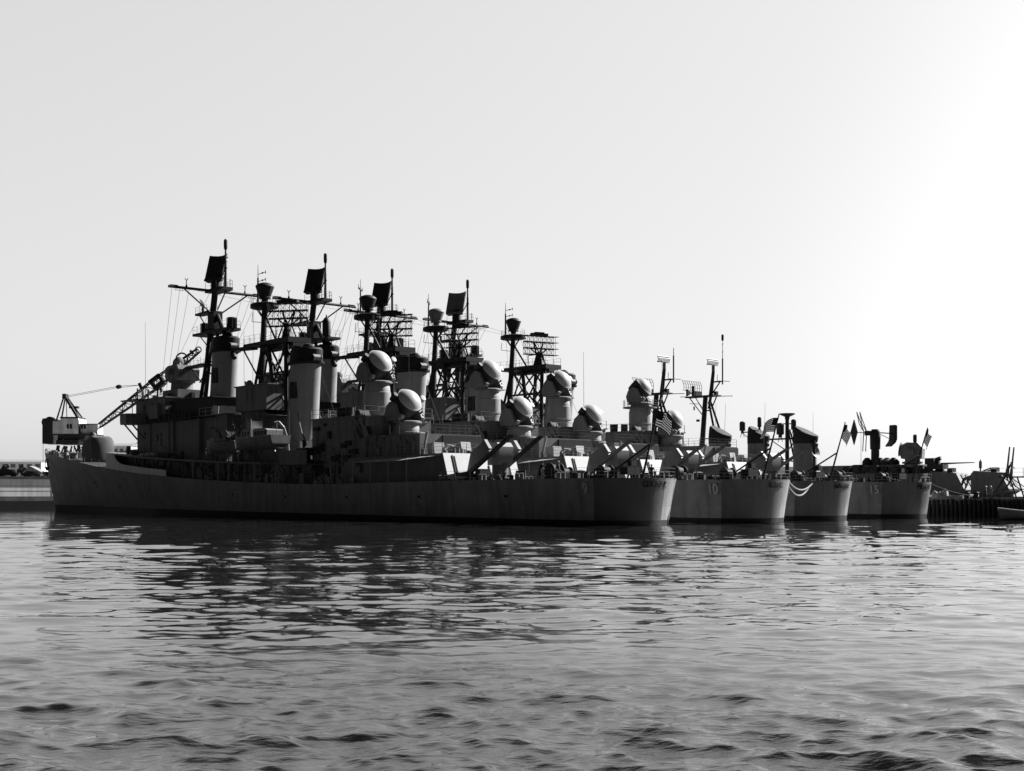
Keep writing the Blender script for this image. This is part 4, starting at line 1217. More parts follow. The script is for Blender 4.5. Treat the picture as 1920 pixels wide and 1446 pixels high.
# ------------------------------------------------------------------ boats in the davits of the nearest ship
def boat_hull(Lb, B, D, sheer=.35, transom=.75, n=18):
    m = MB(); vs = []; rows = 7
    for i in range(n + 1):
        t = i / n
        b = B / 2 * (transom + (1 - transom) * math.sin(min(t / .45, 1) * math.pi / 2)) * (1 - max(0, (t - .5) / .5) ** 2.4 * .97)
        zt = D + sheer * (2 * t - .8) ** 2
        x = -Lb / 2 + Lb * t
        for k in range(rows):
            a = k / (rows - 1)
            vs.append((x + .25 * a * t ** 4, b * (math.sin(a * math.pi / 2) ** .7), zt * a ** 1.5 + .25 * max(0, (t - .75)) * (1 - a)))
    nv = len(vs)
    vs2 = [(x, -y, z) for x, y, z in vs]
    fs = [];
    for i in range(n):
        for k in range(rows - 1):
            q = (i * rows + k, (i + 1) * rows + k, (i + 1) * rows + k + 1, i * rows + k + 1)
            fs += [q, tuple(reversed([j + nv for j in q]))]
    fs += [tuple(range(rows)) + tuple(reversed(range(nv, nv + rows)))]
    m.add(vs + vs2, fs)
    top = []
    for i in range(n + 1): top.append(vs[i * rows + rows - 1])
    return m, top

def deck_fill(top, dz):
    m = MB(); vs = []
    for x, y, z in top: vs += [(x, y * .97, z + dz), (x, -y * .97, z + dz)]
    m.add(vs, [(2 * i, 2 * i + 2, 2 * i + 3, 2 * i + 1) for i in range(len(top) - 1)])
    return m

def gig(loc, rz):
    g = empty('captains_gig', loc, rz)
    h, top = boat_hull(11.2, 3.2, 1.45, .3, .85)
    h.build('hull', 'house', g)
    m = MB()
    for s in (1, -1): m.path([(x, s * y, z + .02) for x, y, z in top], .06)
    m.build('gunwale', 'light', g)
    deck_fill(top, -.05).build('deck', 'deck', g)
    c = MB()
    c.prism([(-4.2, 1.4), (-.6, 1.4), (-.6, 2.35), (-1.0, 2.55), (-3.6, 2.55), (-4.2, 2.3)], -1.1, 1.1, 'y')
    cb = c.build('cabin', 'light', g)
    for s in (1, -1):
        for x in (-3.7, -2.9, -2.1, -1.3):
            wv = MB(); wv.box(x - .3, x + .3, s * 1.1 - .02, s * 1.1 + .02, 1.75, 2.2); wv.build('window', 'glass', cb, smooth=False)
    c = MB(); c.prism([(.1, 1.4), (2.8, 1.4), (3.0, 1.9), (2.3, 2.5), (1.4, 2.7), (.1, 2.7)], -1.0, 1.0, 'y'); c.box(.4, 1.6, -.8, .8, 2.7, 3.6)
    c.path([(.4, .8, 2.7), (.4, .8, 3.8), (1.6, .8, 3.8), (1.7, .8, 2.7)], .05)
    fb = c.build('forward_cabin', 'light', g)
    for s in (1, -1):
        for x in (.7, 1.5, 2.2):
            wv = MB(); wv.lathe([(.2, -.02), (.2, .02)], 12, mat=Matrix.Translation((x, s * 1.01, 2.05)) @ Matrix.Rotation(R(90), 4, 'X')); wv.build('porthole', 'glass', fb)
    m = MB(); m.tube((-4.6, 0, 1.4), (-4.6, 0, 3.1), .05); m.tube((3.9, 0, 1.6), (4.1, 0, 2.5), .05); m.build('staff', 'light', g)
    m = MB(); m.box(-5.68, -5.62, -1.2, 1.2, .6, .7); m.tube((-5.5, 0, .3), (-4.6, 0, .2), .08); m.build('rudder_fittings', 'shadow', g)
    return g

def whaleboat(loc, rz):
    g = empty('motor_whaleboat', loc, rz)
    h, top = boat_hull(8.2, 2.5, 1.2, .45, .35)
    h.build('hull', 'house', g)
    m = MB()
    for s in (1, -1): m.path([(x, s * y, z + .02) for x, y, z in top], .06)
    m.build('gunwale', 'light', g)
    deck_fill(top, -.25).build('deck', 'deck', g)
    m = MB(); m.prism([(1.0, .9), (3.0, 1.0), (2.9, 1.6), (2.0, 2.0), (1.0, 1.9)], -.8, .8, 'y'); m.build('canopy', 'canvas', g)
    m = MB(); m.cbox((-.4, 0, 1.25), 1.2, .8, .7); m.build('engine_cover', 'steel', g)
    m = MB()
    for x in (-2.6, -1.6, .4): m.cbox((x, 0, 1.0), .3, 1.9, .08)
    m.build_each('thwart', 'plank', g)
    return g
rz0 = ships[0].rotation_euler.z
tag(gig(loc2w(0, (60.3, 7.7, 8.35)), rz0), 'large cabin boat with pale cabin hanging amidships in the davits of the nearest destroyer', 'boat')
tag(whaleboat(loc2w(0, (70.6, 7.3, 8.2)), rz0), 'open grey whaleboat with canvas canopy hanging just forward of the cabin boat', 'boat')
dv = ships[0]
for x in (56.5, 63.5, 67.6, 73.6):
    m = MB()
    pts = [(x, 5.4, 4.9), (x, 5.6, 7.2), (x, 5.8, 9.6), (x, 6.3, 11.0), (x, 7.0, 11.7), (x, 7.6, 11.6)]
    for i in range(len(pts) - 1): m.tube(pts[i], pts[i + 1], .26 - .03 * i, .23 - .03 * i, 8)
    m.tube((x, 7.5, 11.6), (x, 7.6, 9.9), .035); m.tube((x, 5.2, 7), (x, 6.8, 7.9), .12)
    m.path([(x - .5, 6.9, 4.6), (x - .4, 7.3, 6.4), (x, 7.5, 7.4), (x + .6, 7.2, 8.2)] if x == 56.5 else [(x, 6.6, 7.3), (x, 7.6, 8.2)], .12)
    o = m.build('boat_davit', 'steel', dv)

# ------------------------------------------------------------------ people
def person(loc, rz, label, pose='stand', dark=True, hat='hat', h=1.76):
    """one continuous skinned body from a posed skeleton"""
    g = empty('person', loc, rz)
    k = h / 1.76
    V = []; E = []; RR = []
    def v(x, y, z, r, prev=None):
        V.append((x * k, y * k, z * k)); RR.append(r * k)
        if prev is not None: E.append((prev, len(V) - 1))
        return len(V) - 1
    lean = {'stand': 0.0, 'lean': .28, 'walk': .06}[pose]
    pel = v(0, 0, .93, .15)
    wst = v(lean * .25, 0, 1.08, .135, pel)
    cst = v(lean * .7, 0, 1.32, .17, wst)
    nk = v(lean * 1.0, 0, 1.49, .06, cst)
    hd0 = v(lean * 1.1 + .01, 0, 1.58, .085, nk)
    hd1 = v(lean * 1.15 + .01, 0, 1.70, .085, hd0)
    nose = v(lean * 1.1 + .11, 0, 1.62, .018, hd0)
    for s in (1, -1):
        st = (.16 * s if pose == 'walk' else .03 * s)
        hip = v(0, s * .1, .88, .10, pel)
        kn = v(st * .6 + .03, s * .11, .49, .065, hip)
        an = v(st * 1.1 - .02, s * .12, .09, .045, kn)
        v(st * 1.1 + .17, s * .13, .035, .04, an)
        sh = v(lean * .85, s * .2, 1.42, .07, cst)
        if pose == 'lean': el = v(lean + .22, s * .25, 1.18, .048, sh); wr = v(lean + .42, s * .2, 1.06, .034, el)
        elif pose == 'walk': el = v(lean * .8 - .1 * s, s * .27, 1.14, .048, sh); wr = v(lean * .8 - .02 * s + .1, s * .26, .92, .034, el)
        else: el = v(-.06, s * .29, 1.14, .05, sh); wr = v(.06, s * .22, .95, .036, el)
        x0, y0, z0 = [c / k for c in V[wr]]
        pm = v(x0 + .03, y0, z0 - .06, .03, wr)
        for q in range(4): 
            f1 = v(x0 + .045 + .0 * q, y0 + (q - 1.5) * .019, z0 - .115 - .006 * (1.5 - abs(q - 1.5)), .0095, pm)
            v(x0 + .06, y0 + (q - 1.5) * .018, z0 - .15 - .01 * (1.5 - abs(q - 1.5)), .008, f1)
        v(x0 + .07, y0 - s * .03, z0 - .08, .01, pm)
    me = bpy.data.meshes.new('body'); me.from_pydata(V, E, [])
    tmp = bpy.data.objects.new('body', me); COL.objects.link(tmp)
    md = tmp.modifiers.new('skin', 'SKIN')
    for i, r in enumerate(RR): me.skin_vertices[0].data[i].radius = (r, r)
    me.skin_vertices[0].data[0].use_root = True
    sb = tmp.modifiers.new('sub', 'SUBSURF'); sb.levels = 1; sb.render_levels = 1
    dg = bpy.context.evaluated_depsgraph_get()
    m2 = bpy.data.meshes.new_from_object(tmp.evaluated_get(dg))
    bpy.data.objects.remove(tmp)
    m2.materials.clear()
    for q in (('cloth', 'cloth', 'skin', 'rubber') if dark else ('denim', 'shirt', 'skin', 'rubber')): m2.materials.append(M[q])
    for p in m2.polygons:
        c = p.center / k
        p.material_index = 3 if c.z < .1 else 2 if (c.z > 1.5 or (c.z < .95 and abs(c.y) > .19) or (pose == 'lean' and c.x > .5 and c.z < 1.15)) else 0 if c.z < .98 else 1
        p.use_smooth = True
    b = bpy.data.objects.new('body', m2); COL.objects.link(b); b.parent = g
    hx, hz = (lean * 1.15 + .01) * k, 1.70 * k
    m = MB()
    if hat == 'helmet': m.lathe([(.15, .0), (.125, .02), (.12, .07), (.08, .12), (.02, .14)], 16, (hx, 0, hz)); m.build('hard_hat', 'white', g)
    elif hat == 'white': m.lathe([(.105, -.02), (.125, .05), (.12, .08), (.05, .09)], 16, (hx, 0, hz)); m.build('sailor_hat', 'white', g)
    else: m.lathe([(.1, -.04), (.105, .03), (.07, .09), (.02, .1)], 16, (hx, 0, hz)); m.box(hx + .06, hx + .18, -.07, .07, hz - .01, hz + .005); m.build('cap', 'cloth', g)
    tag(g, label, 'person')
    return g
toview = lambda p: math.atan2(-p[1], -p[0])
p = loc2w(1, (12.6, 4.6, 4.2)); person(p, toview(p), 'person in dark clothes standing at the rail on the stern deck of destroyer 10', 'stand')
p = loc2w(0, (8.4, 4.3, 4.2)); person(p, toview(p) + .9, 'person in dark clothes and white hat on the stern deck of the nearest destroyer', 'stand', True, 'white')
p = loc2w(0, (10.6, 4.7, 4.2)); person(p, toview(p) + 2.2, 'person in dark clothes bending over a reel on the nearest destroyer', 'lean', True)
p = loc2w(1, (21.0, 4.8, 4.15)); person(p, toview(p) + 1.5, 'person in dark clothes behind the flagstaff of the nearest destroyer, on the deck beyond', 'stand', True)

# ------------------------------------------------------------------ mooring ropes
def rope(a, b, sag, r, mat, label, grp=None, n=28):
    m = MB(); a = Vector(a); b = Vector(b)
    pts = [a.lerp(b, i / n) - Vector((0, 0, sag * 4 * (i / n) * (1 - i / n))) - a for i in range(n + 1)]
    m.path(pts, r, 8)
    o = m.build('mooring_rope', mat, None)
    o.location = a
    tag(o, label, 'rope', grp)
    return o
RG = 'pale ropes between the sterns'
rope(loc2w(1, (1.0, -3.2, 4.35)), loc2w(2, (1.5, 3.0, 4.35)), 1.05, .085, 'rope', 'pale slack mooring rope between sterns 10 and 11, upper of the two', RG)
rope(loc2w(1, (.75, -2.6, 4.3)), loc2w(2, (1.7, 3.2, 4.3)), 1.6, .085, 'rope', 'pale slack mooring rope between sterns 10 and 11, hanging lower', RG)

# ------------------------------------------------------------------ pier on the right and the moored ships beyond it
HD = R(42.83)
AX = Vector((-math.sin(HD), math.cos(HD), 0)); ST = Vector((AX.y, -AX.x, 0))
S15 = Vector((49.654, 152.327, 0))
def rail_pt(a, p, z=0): return S15 + AX * a + ST * p + Vector((0, 0, z))
RZ = R(90 + 42.83)
pier = empty('timber_pier', rail_pt(0, 17), RZ)                    # local x toward the bows, y toward ship 15
m = MB(); m.box(-60, 122, -7.0, 7.0, 1.55, 2.05); m.box(-60, 122, 6.7, 7.05, 2.05, 2.3); m.build('deck', 'plank', pier, smooth=False)
m = MB(); m.box(-60, 122, 6.75, 7.05, .95, 1.5); m.box(-60, 122, 6.75, 7.0, .1, .5); m.box(-60, 122, 5.6, 6.2, -1, 1.55); m.build('waler', 'wood', pier, smooth=False)
for k in range(80):
    q = MB(); rr = random.Random(k); q.tube((0, 0, -2), (rr.uniform(-.08, .08), -.1, 2.1 + rr.uniform(-.1, .2)), .24, .2, 9)
    o = q.build('pile', 'wood', pier); o.location = (-25 + k * .62, 7.2, 0)
tag(pier, 'long dark timber pier with close set piles behind the stern numbered 15', 'pier')
for (a, pp, sz) in ((.2, 11.0, .55), (-1.0, 11.0, .5)):
    m = MB(); m.box(-.45, .45, -.45, .45, 0, .2); m.lathe([(.36, .2), (.28, .5), (.32, .85), (.45, .95), (.3, 1.1)], 16)
    o = m.build('bollard', 'rubber'); o.location = rail_pt(a, pp, 2.05)
    tag(o, ['squat black bollard on the pier edge, nearer the stern numbered 15', 'squat black bollard on the pier edge, nearer the two workers'][a < -.5], 'bollard', 'bollards on the pier')
rope(loc2w(3, (.6, -1.6, 4.4)), rail_pt(-1.0, 11.0, 2.6), .35, .07, 'darkrope', 'dark mooring rope from the stern numbered 15 to the pier')
p = rail_pt(-1.5, 12.5, 2.05); person(p, toview(p) + 1.3, 'person in white hard hat walking on the pier, left of two workers', 'walk', True, 'helmet')
p = rail_pt(-2.3, 12.5, 2.05); person(p, toview(p) - 1.2, 'person in pale shirt and white hard hat, right of two workers on the pier', 'walk', False, 'helmet')
bs = empty('boarding_stand', rail_pt(-4.9, 12.6, 2.05), RZ)
m = MB(); m.box(-3.6, 1.2, -1.2, 1.2, 2.85, 3.0); m.build('platform', 'shadow', bs, smooth=False)
for x in (.7, -3.2):
    for y in (-1.05, 1.05):
        m = MB(); m.tube((x + (1.6 if x > 0 else -.8), y, 0), (x - .3, y, 2.9), .11); m.build('leg', 'shadow', bs)
m = MB()
for y in (-1.05, 1.05):
    m.tube((-1.2, y, 0), (-.2, y, 2.9), .1); m.tube((-3.0, y, .4), (.5, y, 2.8), .06); m.tube((-3.0, y, 1.4), (1.0, y, 1.4), .05)
m.build('brace', 'shadow', bs)
railing([(1.1, 1.1, 3.0), (-3.5, 1.1, 3.0)], 1.0, 1.2, .03, 2).build('handrail', 'steel', bs)
tag(bs, 'dark steel boarding stand with sloping legs on the pier at the right edge', 'platform')
p = rail_pt(-4.5, 12.5, 5.06); person(p, toview(p) + 1.9, 'person in dark clothes leaning forward on top of the boarding stand', 'lean', True)
rr = random.Random(4)
for (a, pp, nm, lb) in ((3.9, 11.2, 'canvas_bundle', 'pale canvas bundle heaped on the pier edge beside the stern numbered 15'), (2.0, 11.4, 'cable_heap', 'coiled hose heaped on the pier left of the bollards')):
    m = MB()
    if 'canvas' in nm:
        for k in range(5): m.lathe([(.5, 0), (.6 - .05 * k, .3), (.3, .9 + .1 * k), (.05, 1.0 + .12 * k)], 9, (rr.uniform(-.9, .9), rr.uniform(-.4, .4), 0), 1, .7)
    else:
        for k in range(9): m.path([(1.0 * math.cos(t * .5) + rr.uniform(-.05, .05), .8 * math.sin(t * .5), .08 + .06 * k) for t in range(13)], .06, 5)
    o = m.build(nm, 'canvas' if 'canvas' in nm else 'rope', angle=60); o.location = rail_pt(a, pp, 2.05); tag(o, lb, 'bundle' if 'canvas' in nm else 'hose')

# ---- older gun destroyers beyond the pier
ZD2 = interp([(0, 2.45), (40, 2.7), (80, 4.2), (119, 7.2)])
BD2 = interp([(0, 4.6), (10, 5.5), (40, 6.1), (70, 6.1), (100, 3.4), (119, .1)])
BW2 = interp([(0, 4.0), (10, 5.1), (40, 6.0), (70, 5.9), (100, 2.2), (119, .05)])

def slant_funnel(par, x, zb, zc, zt):
    g = empty('funnel', (x, 0, 0), 0, par)
    m = MB(); m.lathe([(1.0, zb), (1.0, zc)], 30, (0, 0, 0), 2.0, 1.35); m.build('casing', 'house', g)
    c = MB()
    n = 30; vs = []
    for f in (0, .35, .75, .94, 1.0):
        for k in range(n):
            t = 2 * math.pi * k / n
            kx = 1.02 + .06 * math.sin(f * 3) - (.12 if f == 1 else 0)
            slope = (zt - zc) * f * (1 + .40 * math.cos(t) - .06)
            vs.append((2.0 * kx * math.cos(t) - .25 * f, 1.38 * kx * math.sin(t), zc + slope * .72))
    fs = [(r * n + k, r * n + (k + 1) % n, (r + 1) * n + (k + 1) % n, (r + 1) * n + k) for r in range(4) for k in range(n)] + [tuple(range(4 * n, 5 * n))]
    c.add(vs, fs); c.build('funnel_cap', 'soot', g)
    m = MB(); m.tube((-2.1, .5, zb + 1), (-2.1, .5, zc + .4), .18); m.lathe([(.4, 0), (.45, .5), (.2, .7)], 10, (-2.3, .5, zc - .6)); m.box(-2.7, -1.9, -.5, .5, zb + 1.6, zb + 2.4); m.build('steam_pipe', 'shadow', g)
    return g

def ecm_drum(par, x, y, z, h=2.0, r=.55, arm=None):
    g = MB(); g.lathe([(r * .9, 0), (r, .1), (r, h * .86), (r * .7, h * .97), (.05, h)], 16, (x, y, z)); g.tube((x, y, z - .5), (x, y, z), r * .5)
    if arm: g.tube((x, y, z - .3), arm, .1); g.tube((x, y, z - .4), (arm[0], arm[1], arm[2] - 1.2), .06)
    for q in (-.4, .4): g.tube((x + q, y, z - 1.2), (x + q * .3, y, z), .05)
    return g.build('countermeasures_antenna', 'shadow', par)

def tripod_mast(par, x, zb, zt, top=3.0):
    g = empty('mast', (x, 0, 0), 0, par)
    zp = zb + (zt - zb) * .64
    m = MB(); m.tube((.9, 0, zb), (-.1, 0, zp), .52, .44, 12); m.tube((-1.3, 0, zp), (-1.9, 0, zt - 2), .4, .3, 10)
    for s in (-1, 1): m.tube((-4.2, s * 1.3, zb + 1), (-1.1, s * .3, zp - 1), .21); m.tube((-1.1, s * .5, zp - 2.2), (-2.0, s * .8, zp), .12); m.tube((-1.1, s * .3, zp - 1), (-1.8, s * .2, zp + 2.5), .1)
    m.tube((.5, 0, zb + 4), (-3, 0, zb + 4), .1); m.tube((0, 0, zp - 2.5), (-1.3, 0, zp - 2.5), .12)
    m.build('tripod', 'black', g)
    p = MB(); p.prism([(-2.8, -1.2), (4.0, -.9), (4.0, .9), (-2.8, 1.2)], zp, zp + .25, 'z'); p.tube((3.6, 0, zp), (.3, 0, zp - 3.6), .1); p.tube((2.2, 0, zp), (.2, 0, zp - 2.8), .08); p.tube((2.0, .4, zp), (.2, 0, zp - 2.4), .06)
    p.tube((3.8, 2.5, zp + .1), (-4.4, -2.5, zp + .1), .06); p.cbox((-2.5, 0, zp + .5), .6, .6, .8)
    p.tube((1.5, 0, zp - 1.2), (3.0, .8, zp - 1.1), .05); p.cbox((1.9, .8, zp - 2), .2, .2, .7); p.cbox((1.0, .8, zp - 4.3), .6, .3, .4)
    p.build('mast_platform', 'black', g)
    a = MB()
    for k in range(9): a.path([(2.8 + .12 * q * q, -2.6 + k * .65, zp + 1.9 + .62 * q) for q in (-1, 0, 1, 2)], .05, 5)
    for q in (-1, 0, 1, 2): a.path([(2.8 + .12 * q * q, -2.6 + k * .65, zp + 1.9 + .62 * q) for k in range(9)], .055, 5)
    a.tube((2.8, 0, zp + .1), (2.8, 0, zp + 2.2), .26); a.cbox((2.9, -1.5, zp + .85), .5, 1.9, .9); a.prism([(.6, zp + .85), (1.8, zp + .2), (1.8, zp + 1.5)], 2.6, 3.0, 'x'); a.tube((2.8, 0, zp + .85), (2.8, 1.2, zp + .85), .15)
    a.build('air_search_radar', 'black', g)
    d = MB(); d.tube((-1.9, 0, zt - 2), (-1.9, 0, zt - .9), .3)
    for k in range(10):
        t = -1 + k / 4.5
        d.path([(-1.9 + .3 * abs(q), 1.5 * t, zt - .2 + .55 * q - .12 * t * t) for q in (-1, -.4, .2, .8)], .06, 5)
    for q in (-1, -.4, .2, .8): d.path([(-1.9 + .3 * abs(q), 1.5 * (-1 + k / 4.5), zt - .2 + .55 * q) for k in range(10)], .08, 5)
    d.build('surface_search_antenna', 'steel', g)
    q = MB(); q.tube((-1.8, 0, zt - 3.9), (-4.0, 0, zt - 3.9), .14); q.tube((-1.7, 0, zt - 6), (-3.4, 0, zt - 4), .12); q.tube((-4.0, 0, zt - 4.5), (-4.0, 0, zt + .2), .13); q.tube((-4.0, 0, zt + .2), (-4.0, 0, zt + top), .06, .04)
    if top > 3: q.lathe([(.05, 0), (.22, .1), (.22, 1.1), (.05, 1.2)], 10, (-4.0, 0, zt + top - .5))
    for z in (zt - 2.6, zt - .2, zt + top * .35, zt + top * .7): q.tube((-4.0 - .6, .6, z + .1), (-4.0 + .5, -.5, z), .05)
    q.tube((-4.6, -1.2, zt - 3.9), (-4, 1.2, zt - 3.9), .06); q.tube((-2.8, 0, zt - 3.9), (-2.8, 0, zt - 2.6), .05)
    q.build('mast_antenna', 'black', g)
    return g

def gun_mount2(par, x, ztop_dir, elev, turn):
    z0 = ZD2(x)
    g = empty('twin_gun_mount', (x, 0, z0), R(turn), par)
    m = MB()
    m.lathe([(2.3, -.1), (2.3, .35)], 26)
    m.prism([(-2.7, .35), (1.8, .35), (2.75, .95), (1.5, 3.35), (-2.3, 3.65), (-2.7, 3.2)], -2.25, 2.25, 'y')
    h = m.build('gun_house', 'house', g, smooth=False)
    m = MB()
    nx, nz = 2.4, 1.25
    for y in (-.75, .75): m.add([(2.55, y - .25, 1.55), (2.55, y + .25, 1.55), (1.62, y + .25, 3.3), (1.62, y - .25, 3.3)], [(0, 1, 2, 3)])
    m.v = [(a + .05, b, c + .03) for a, b, c in m.v]
    m.build('gun_port', 'shadow', h, smooth=False)
    m = MB(); m.box(-1.2, -.2, .9, 1.7, 3.55, 4.15); m.lathe([(.45, 3.4), (.4, 3.9), (.1, 4.0)], 12, (.2, -1.3, 0)); m.build('hatch', 'shadow', h)
    for k in (-1.2, 0.0, 1.2):
        m = MB(); m.tube((-2.72, k, .4), (-2.72, k, 3.2), .04); m.build('ladder', 'steel', h)
    for y in (-.75, .75):
        m = MB(); d = Vector((math.cos(R(elev)), 0, math.sin(R(elev)))); a = Vector((1.7, y, 2.35))
        m.tube(a, a + d * 1.5, .24, .2, 12); m.tube(a + d * 1.5, a + d * 4.6, .15, .1, 12); m.build('gun_barrel', 'steel', g)
    return g

def old_destroyer(a0, p0, label, full):
    g = empty('gun_destroyer', rail_pt(a0, p0), RZ)
    make_hull(g, ZD2, BD2, BW2, 119.0, rake=5, arc=2.2, corner=2.0)
    m = MB(); m.box(24, 76, -3.4, 3.4, 2.6, 5.4); m.box(60, 92, -3.0, 3.0, 4.2, 7.6); m.box(66, 80, -2.6, 2.6, 7.6, 11.5); m.box(46, 62, -2.8, 2.8, 5.4, 7.6)
    m.build('superstructure', 'house', g, smooth=False)
    railing([(4, BD2(4) - .2, ZD2(4)), (22, BD2(22) - .2, ZD2(22)), (44, BD2(44) - .2, ZD2(44))], 1.0, 2, .03, 3).build('side_railing', 'steel', g)
    return g
# first ship: mast, two funnels, stub mast, after director, two after gun mounts
d1 = old_destroyer(0, 30.2, '', True)
def on_d1(px, p0=30.2):
    """distance along a ship line whose picture column is px"""
    c = (px - 960) / F
    b = rail_pt(0, p0)
    return (c * b.y - b.x) / (AX.x - c * AX.y)
def zof(py, px, p0): 
    q = rail_pt(on_d1(px, p0), p0)
    return (HZ - py) / F * q.y + CH
X = on_d1
tripod_mast(d1, X(1230), 9.0, zof(672, 1234, 30.2), 1.6)
slant_funnel(d1, X(1349), 5.4, zof(832, 1349, 30.2), zof(796, 1349, 30.2))
slant_funnel(d1, X(1509), 5.0, zof(832, 1509, 30.2), zof(797, 1509, 30.2))
xm = X(1476)
m = MB(); zt = zof(776, 1476, 30.2)
m.tube((xm, 0, 5), (xm, 0, zt), .36, .3, 12); m.lathe([(.35, -.9), (.4, -.5), (1.25, -.1), (1.25, .05)], 20, (xm, 0, zt)); m.cbox((xm, 0, zt - 1.6), 1.0, .8, .15)
for s in (-1, 1): m.tube((xm - 2.6, s * .8, 5.5), (xm - .3, s * .2, zt - 2.5), .14)
m.tube((xm, 0, zt - 4.0), (xm + 3.4, 0, zt - 4.0), .14); m.tube((xm, 0, zt - 4.0), (xm - 1.9, 0, zt - 4.0), .14); m.tube((xm, 0, zt - 6), (xm - 1.7, 0, zt - 4.2), .1); m.tube((xm, 0, zt - 6), (xm + 3, 0, zt - 4.2), .08); m.tube((xm - .2, 0, 8.2), (xm - 2, 0, 8.0), .1)
m.build('after_mast', 'black', d1)
ecm_drum(d1, X(1463), 0, zof(815, 1463, 30.2), 1.9, .62)
ecm_drum(d1, X(1488), 0, zof(806, 1488, 30.2), 1.7, .42)
sr = MB(); c = Matrix.Translation((X(1531), .5, zof(846, 1531, 30.2))) @ Matrix.Rotation(R(-70), 4, 'Y'); sr.lathe([(.1, -.5), (.7, -.35), (1.1, 0.1), (1.15, .15), (1.0, .12), (.5, -.2), (.05, -.3)], 20, mat=c); sr.tube((X(1531) + .6, .5, 6), (X(1531) + .4, .5, zof(846, 1531, 30.2)), .2); sr.build('searchlight', 'light', d1)
# crossed panel antenna on a pedestal (aft), with its two outrigged panels
xa = X(1641); za = zof(868, 1641, 30.2); zb_ = zof(815, 1641, 30.2)
ag = empty('panel_antenna', (xa, 0, 0), R(-43 + 18), d1)
m = MB(); m.lathe([(1.1, za - 2.2), (.75, za - .3), (.62, za + .3), (.6, za + 2.0), (.75, za + 2.1), (.8, zb_ + .3), (.5, zb_ + .8)], 18); m.cbox((0, .9, zb_ + .2), .7, 1.5, .7); m.build('pedestal', 'shadow', ag)
for (y, sg) in ((1.5, 1), (2.0, 1)):
    m = MB()
    for q in (-1, 1): m.path([(q * .8 - .3, y + .9, zb_ + 3.2 * q + (.2 if q > 0 else .6)), (0, y, zb_ + .5)], .07)
    m.path([(.5, y + .9, zb_ + 3.4), (.3, y + .6, zb_ + 1.6), (0, y, zb_ + .4)], .06); m.path([(-1.1, y + .9, zb_ - 2.6), (-.5, y + .4, zb_ - 1.0), (0, y, zb_ + .2)], .06)
    m.build('feed_frame', 'steel', ag)
m = MB(); m.prism([(-.9, 0), (0, 1.9), (.9, 0), (0, -1.9)], 3.6, 3.75, 'y', 0, Matrix.Translation((0, 0, zb_ + .3))); m.tube((0, .8, zb_ + .2), (0, 3.6, zb_ + .3), .06); m.build('diamond_panel', 'black', ag)
m = MB()
pts = [(.25 * (1 - (k / 6) ** 2) , 1.6 - k * .36) for k in range(10)]
m.prism([(-2.9 - .05, 1.3), (-3.4, 1.2), (-3.4, -.9), (-3.15, -1.4), (-2.4, -2.0), (-2.2, -1.9), (-2.75, -1.2), (-2.9, -.8)], -.7, .7, 'x', 0, Matrix.Translation((0, 0, zb_ + .2))); m.tube((0, -.7, zb_ + .3), (0, -3.0, zb_ + .2), .08); m.tube((0, -1.0, zb_), (0, -2.8, zb_ - .7), .05)
m.build('curved_panel', 'black', ag)
# after gun director
xd = X(1711); zd_ = zof(868, 1711, 30.2)
dg_ = empty('gun_director', (xd, 0, zd_), R(20), d1)
m = MB(); m.lathe([(1.0, -3.0), (1.0, -.2), (1.5, -.1), (1.5, .15), (1.1, .2), (1.1, .8)], 20)
for k in range(4): m.tube((1.6 * math.cos(k * 1.57 + .7), 1.6 * math.sin(k * 1.57 + .7), -2.8), (.8 * math.cos(k * 1.57 + .7), .8 * math.sin(k * 1.57 + .7), -.2), .12)
m.build('pedestal', 'house', dg_)
m = MB(); m.prism([(-1.5, .6), (1.4, .6), (1.7, 1.4), (1.4, 2.6), (.6, 3.0), (-.9, 2.9), (-1.6, 2.1)], -1.2, 1.2, 'y'); m.box(-.4, .4, -1.9, 1.9, 1.2, 2.0); m.build('director_house', 'house', dg_)
m = MB(); m.lathe([(.1, -.3), (.7, -.15), (1.1, .2), (1.0, .18), (.4, -.1)], 18, mat=Matrix.Translation((1.6, 0, 2.0)) @ Matrix.Rotation(R(80), 4, 'Y')); m.tube((-.2, -.9, 2.9), (-.2, -.9, 4.2), .25); m.cbox((-.2, -.9, 3.6), .5, .4, .8); m.build('director_dish', 'shadow', dg_)
gun_mount2(d1, X(1786), 0, 22, 180 + 4)
gun_mount2(d1, X(1868), 0, 84, 180 + 4)
# quick-firing twin gun above the after house
xg = X(1768); zg = zof(884, 1768, 30.2)
qg = empty('light_gun_mount', (xg, 1.0, zg), R(190), d1)
m = MB(); m.lathe([(1.3, -.6), (1.2, 0), (.6, .2), (.6, .7)], 16); m.box(-1.4, .9, -1.2, 1.2, .3, 1.0); m.box(-1.8, -.5, -1.0, -.3, 1.0, 1.9); m.box(-1.6, -.2, .3, 1.0, .9, 1.7); m.tube((-1.3, 0, 1.4), (.2, 0, 1.9), .3); m.build('mounting', 'shadow', qg)
for y in (-.35, .35):
    m = MB(); m.tube((.3, y, 1.1), (4.9, y, 1.2), .13, .05, 10); m.build('gun_barrel', 'shadow', qg)
m = MB(); m.box(X(1742), X(1640) + 6, -3.0, 3.0, 2.6, zof(889, 1700, 30.2)); m.box(X(1735), X(1640) + 8, -2.4, 2.4, zof(889, 1700, 30.2), zof(872, 1690, 30.2)); m.build('after_deckhouse', 'house', d1, smooth=False)
m = MB(); rr = random.Random(8)
for k in range(44):
    x = X(1755) + rr.random() * (X(1600) - X(1755)); z = zof(889, 1700, 30.2)
    m.cbox((x, 1.5 + rr.random() * 1.6, z + .3 + rr.random() * .6), .4 + rr.random() * 1.1, .6, .4 + rr.random() * .8)
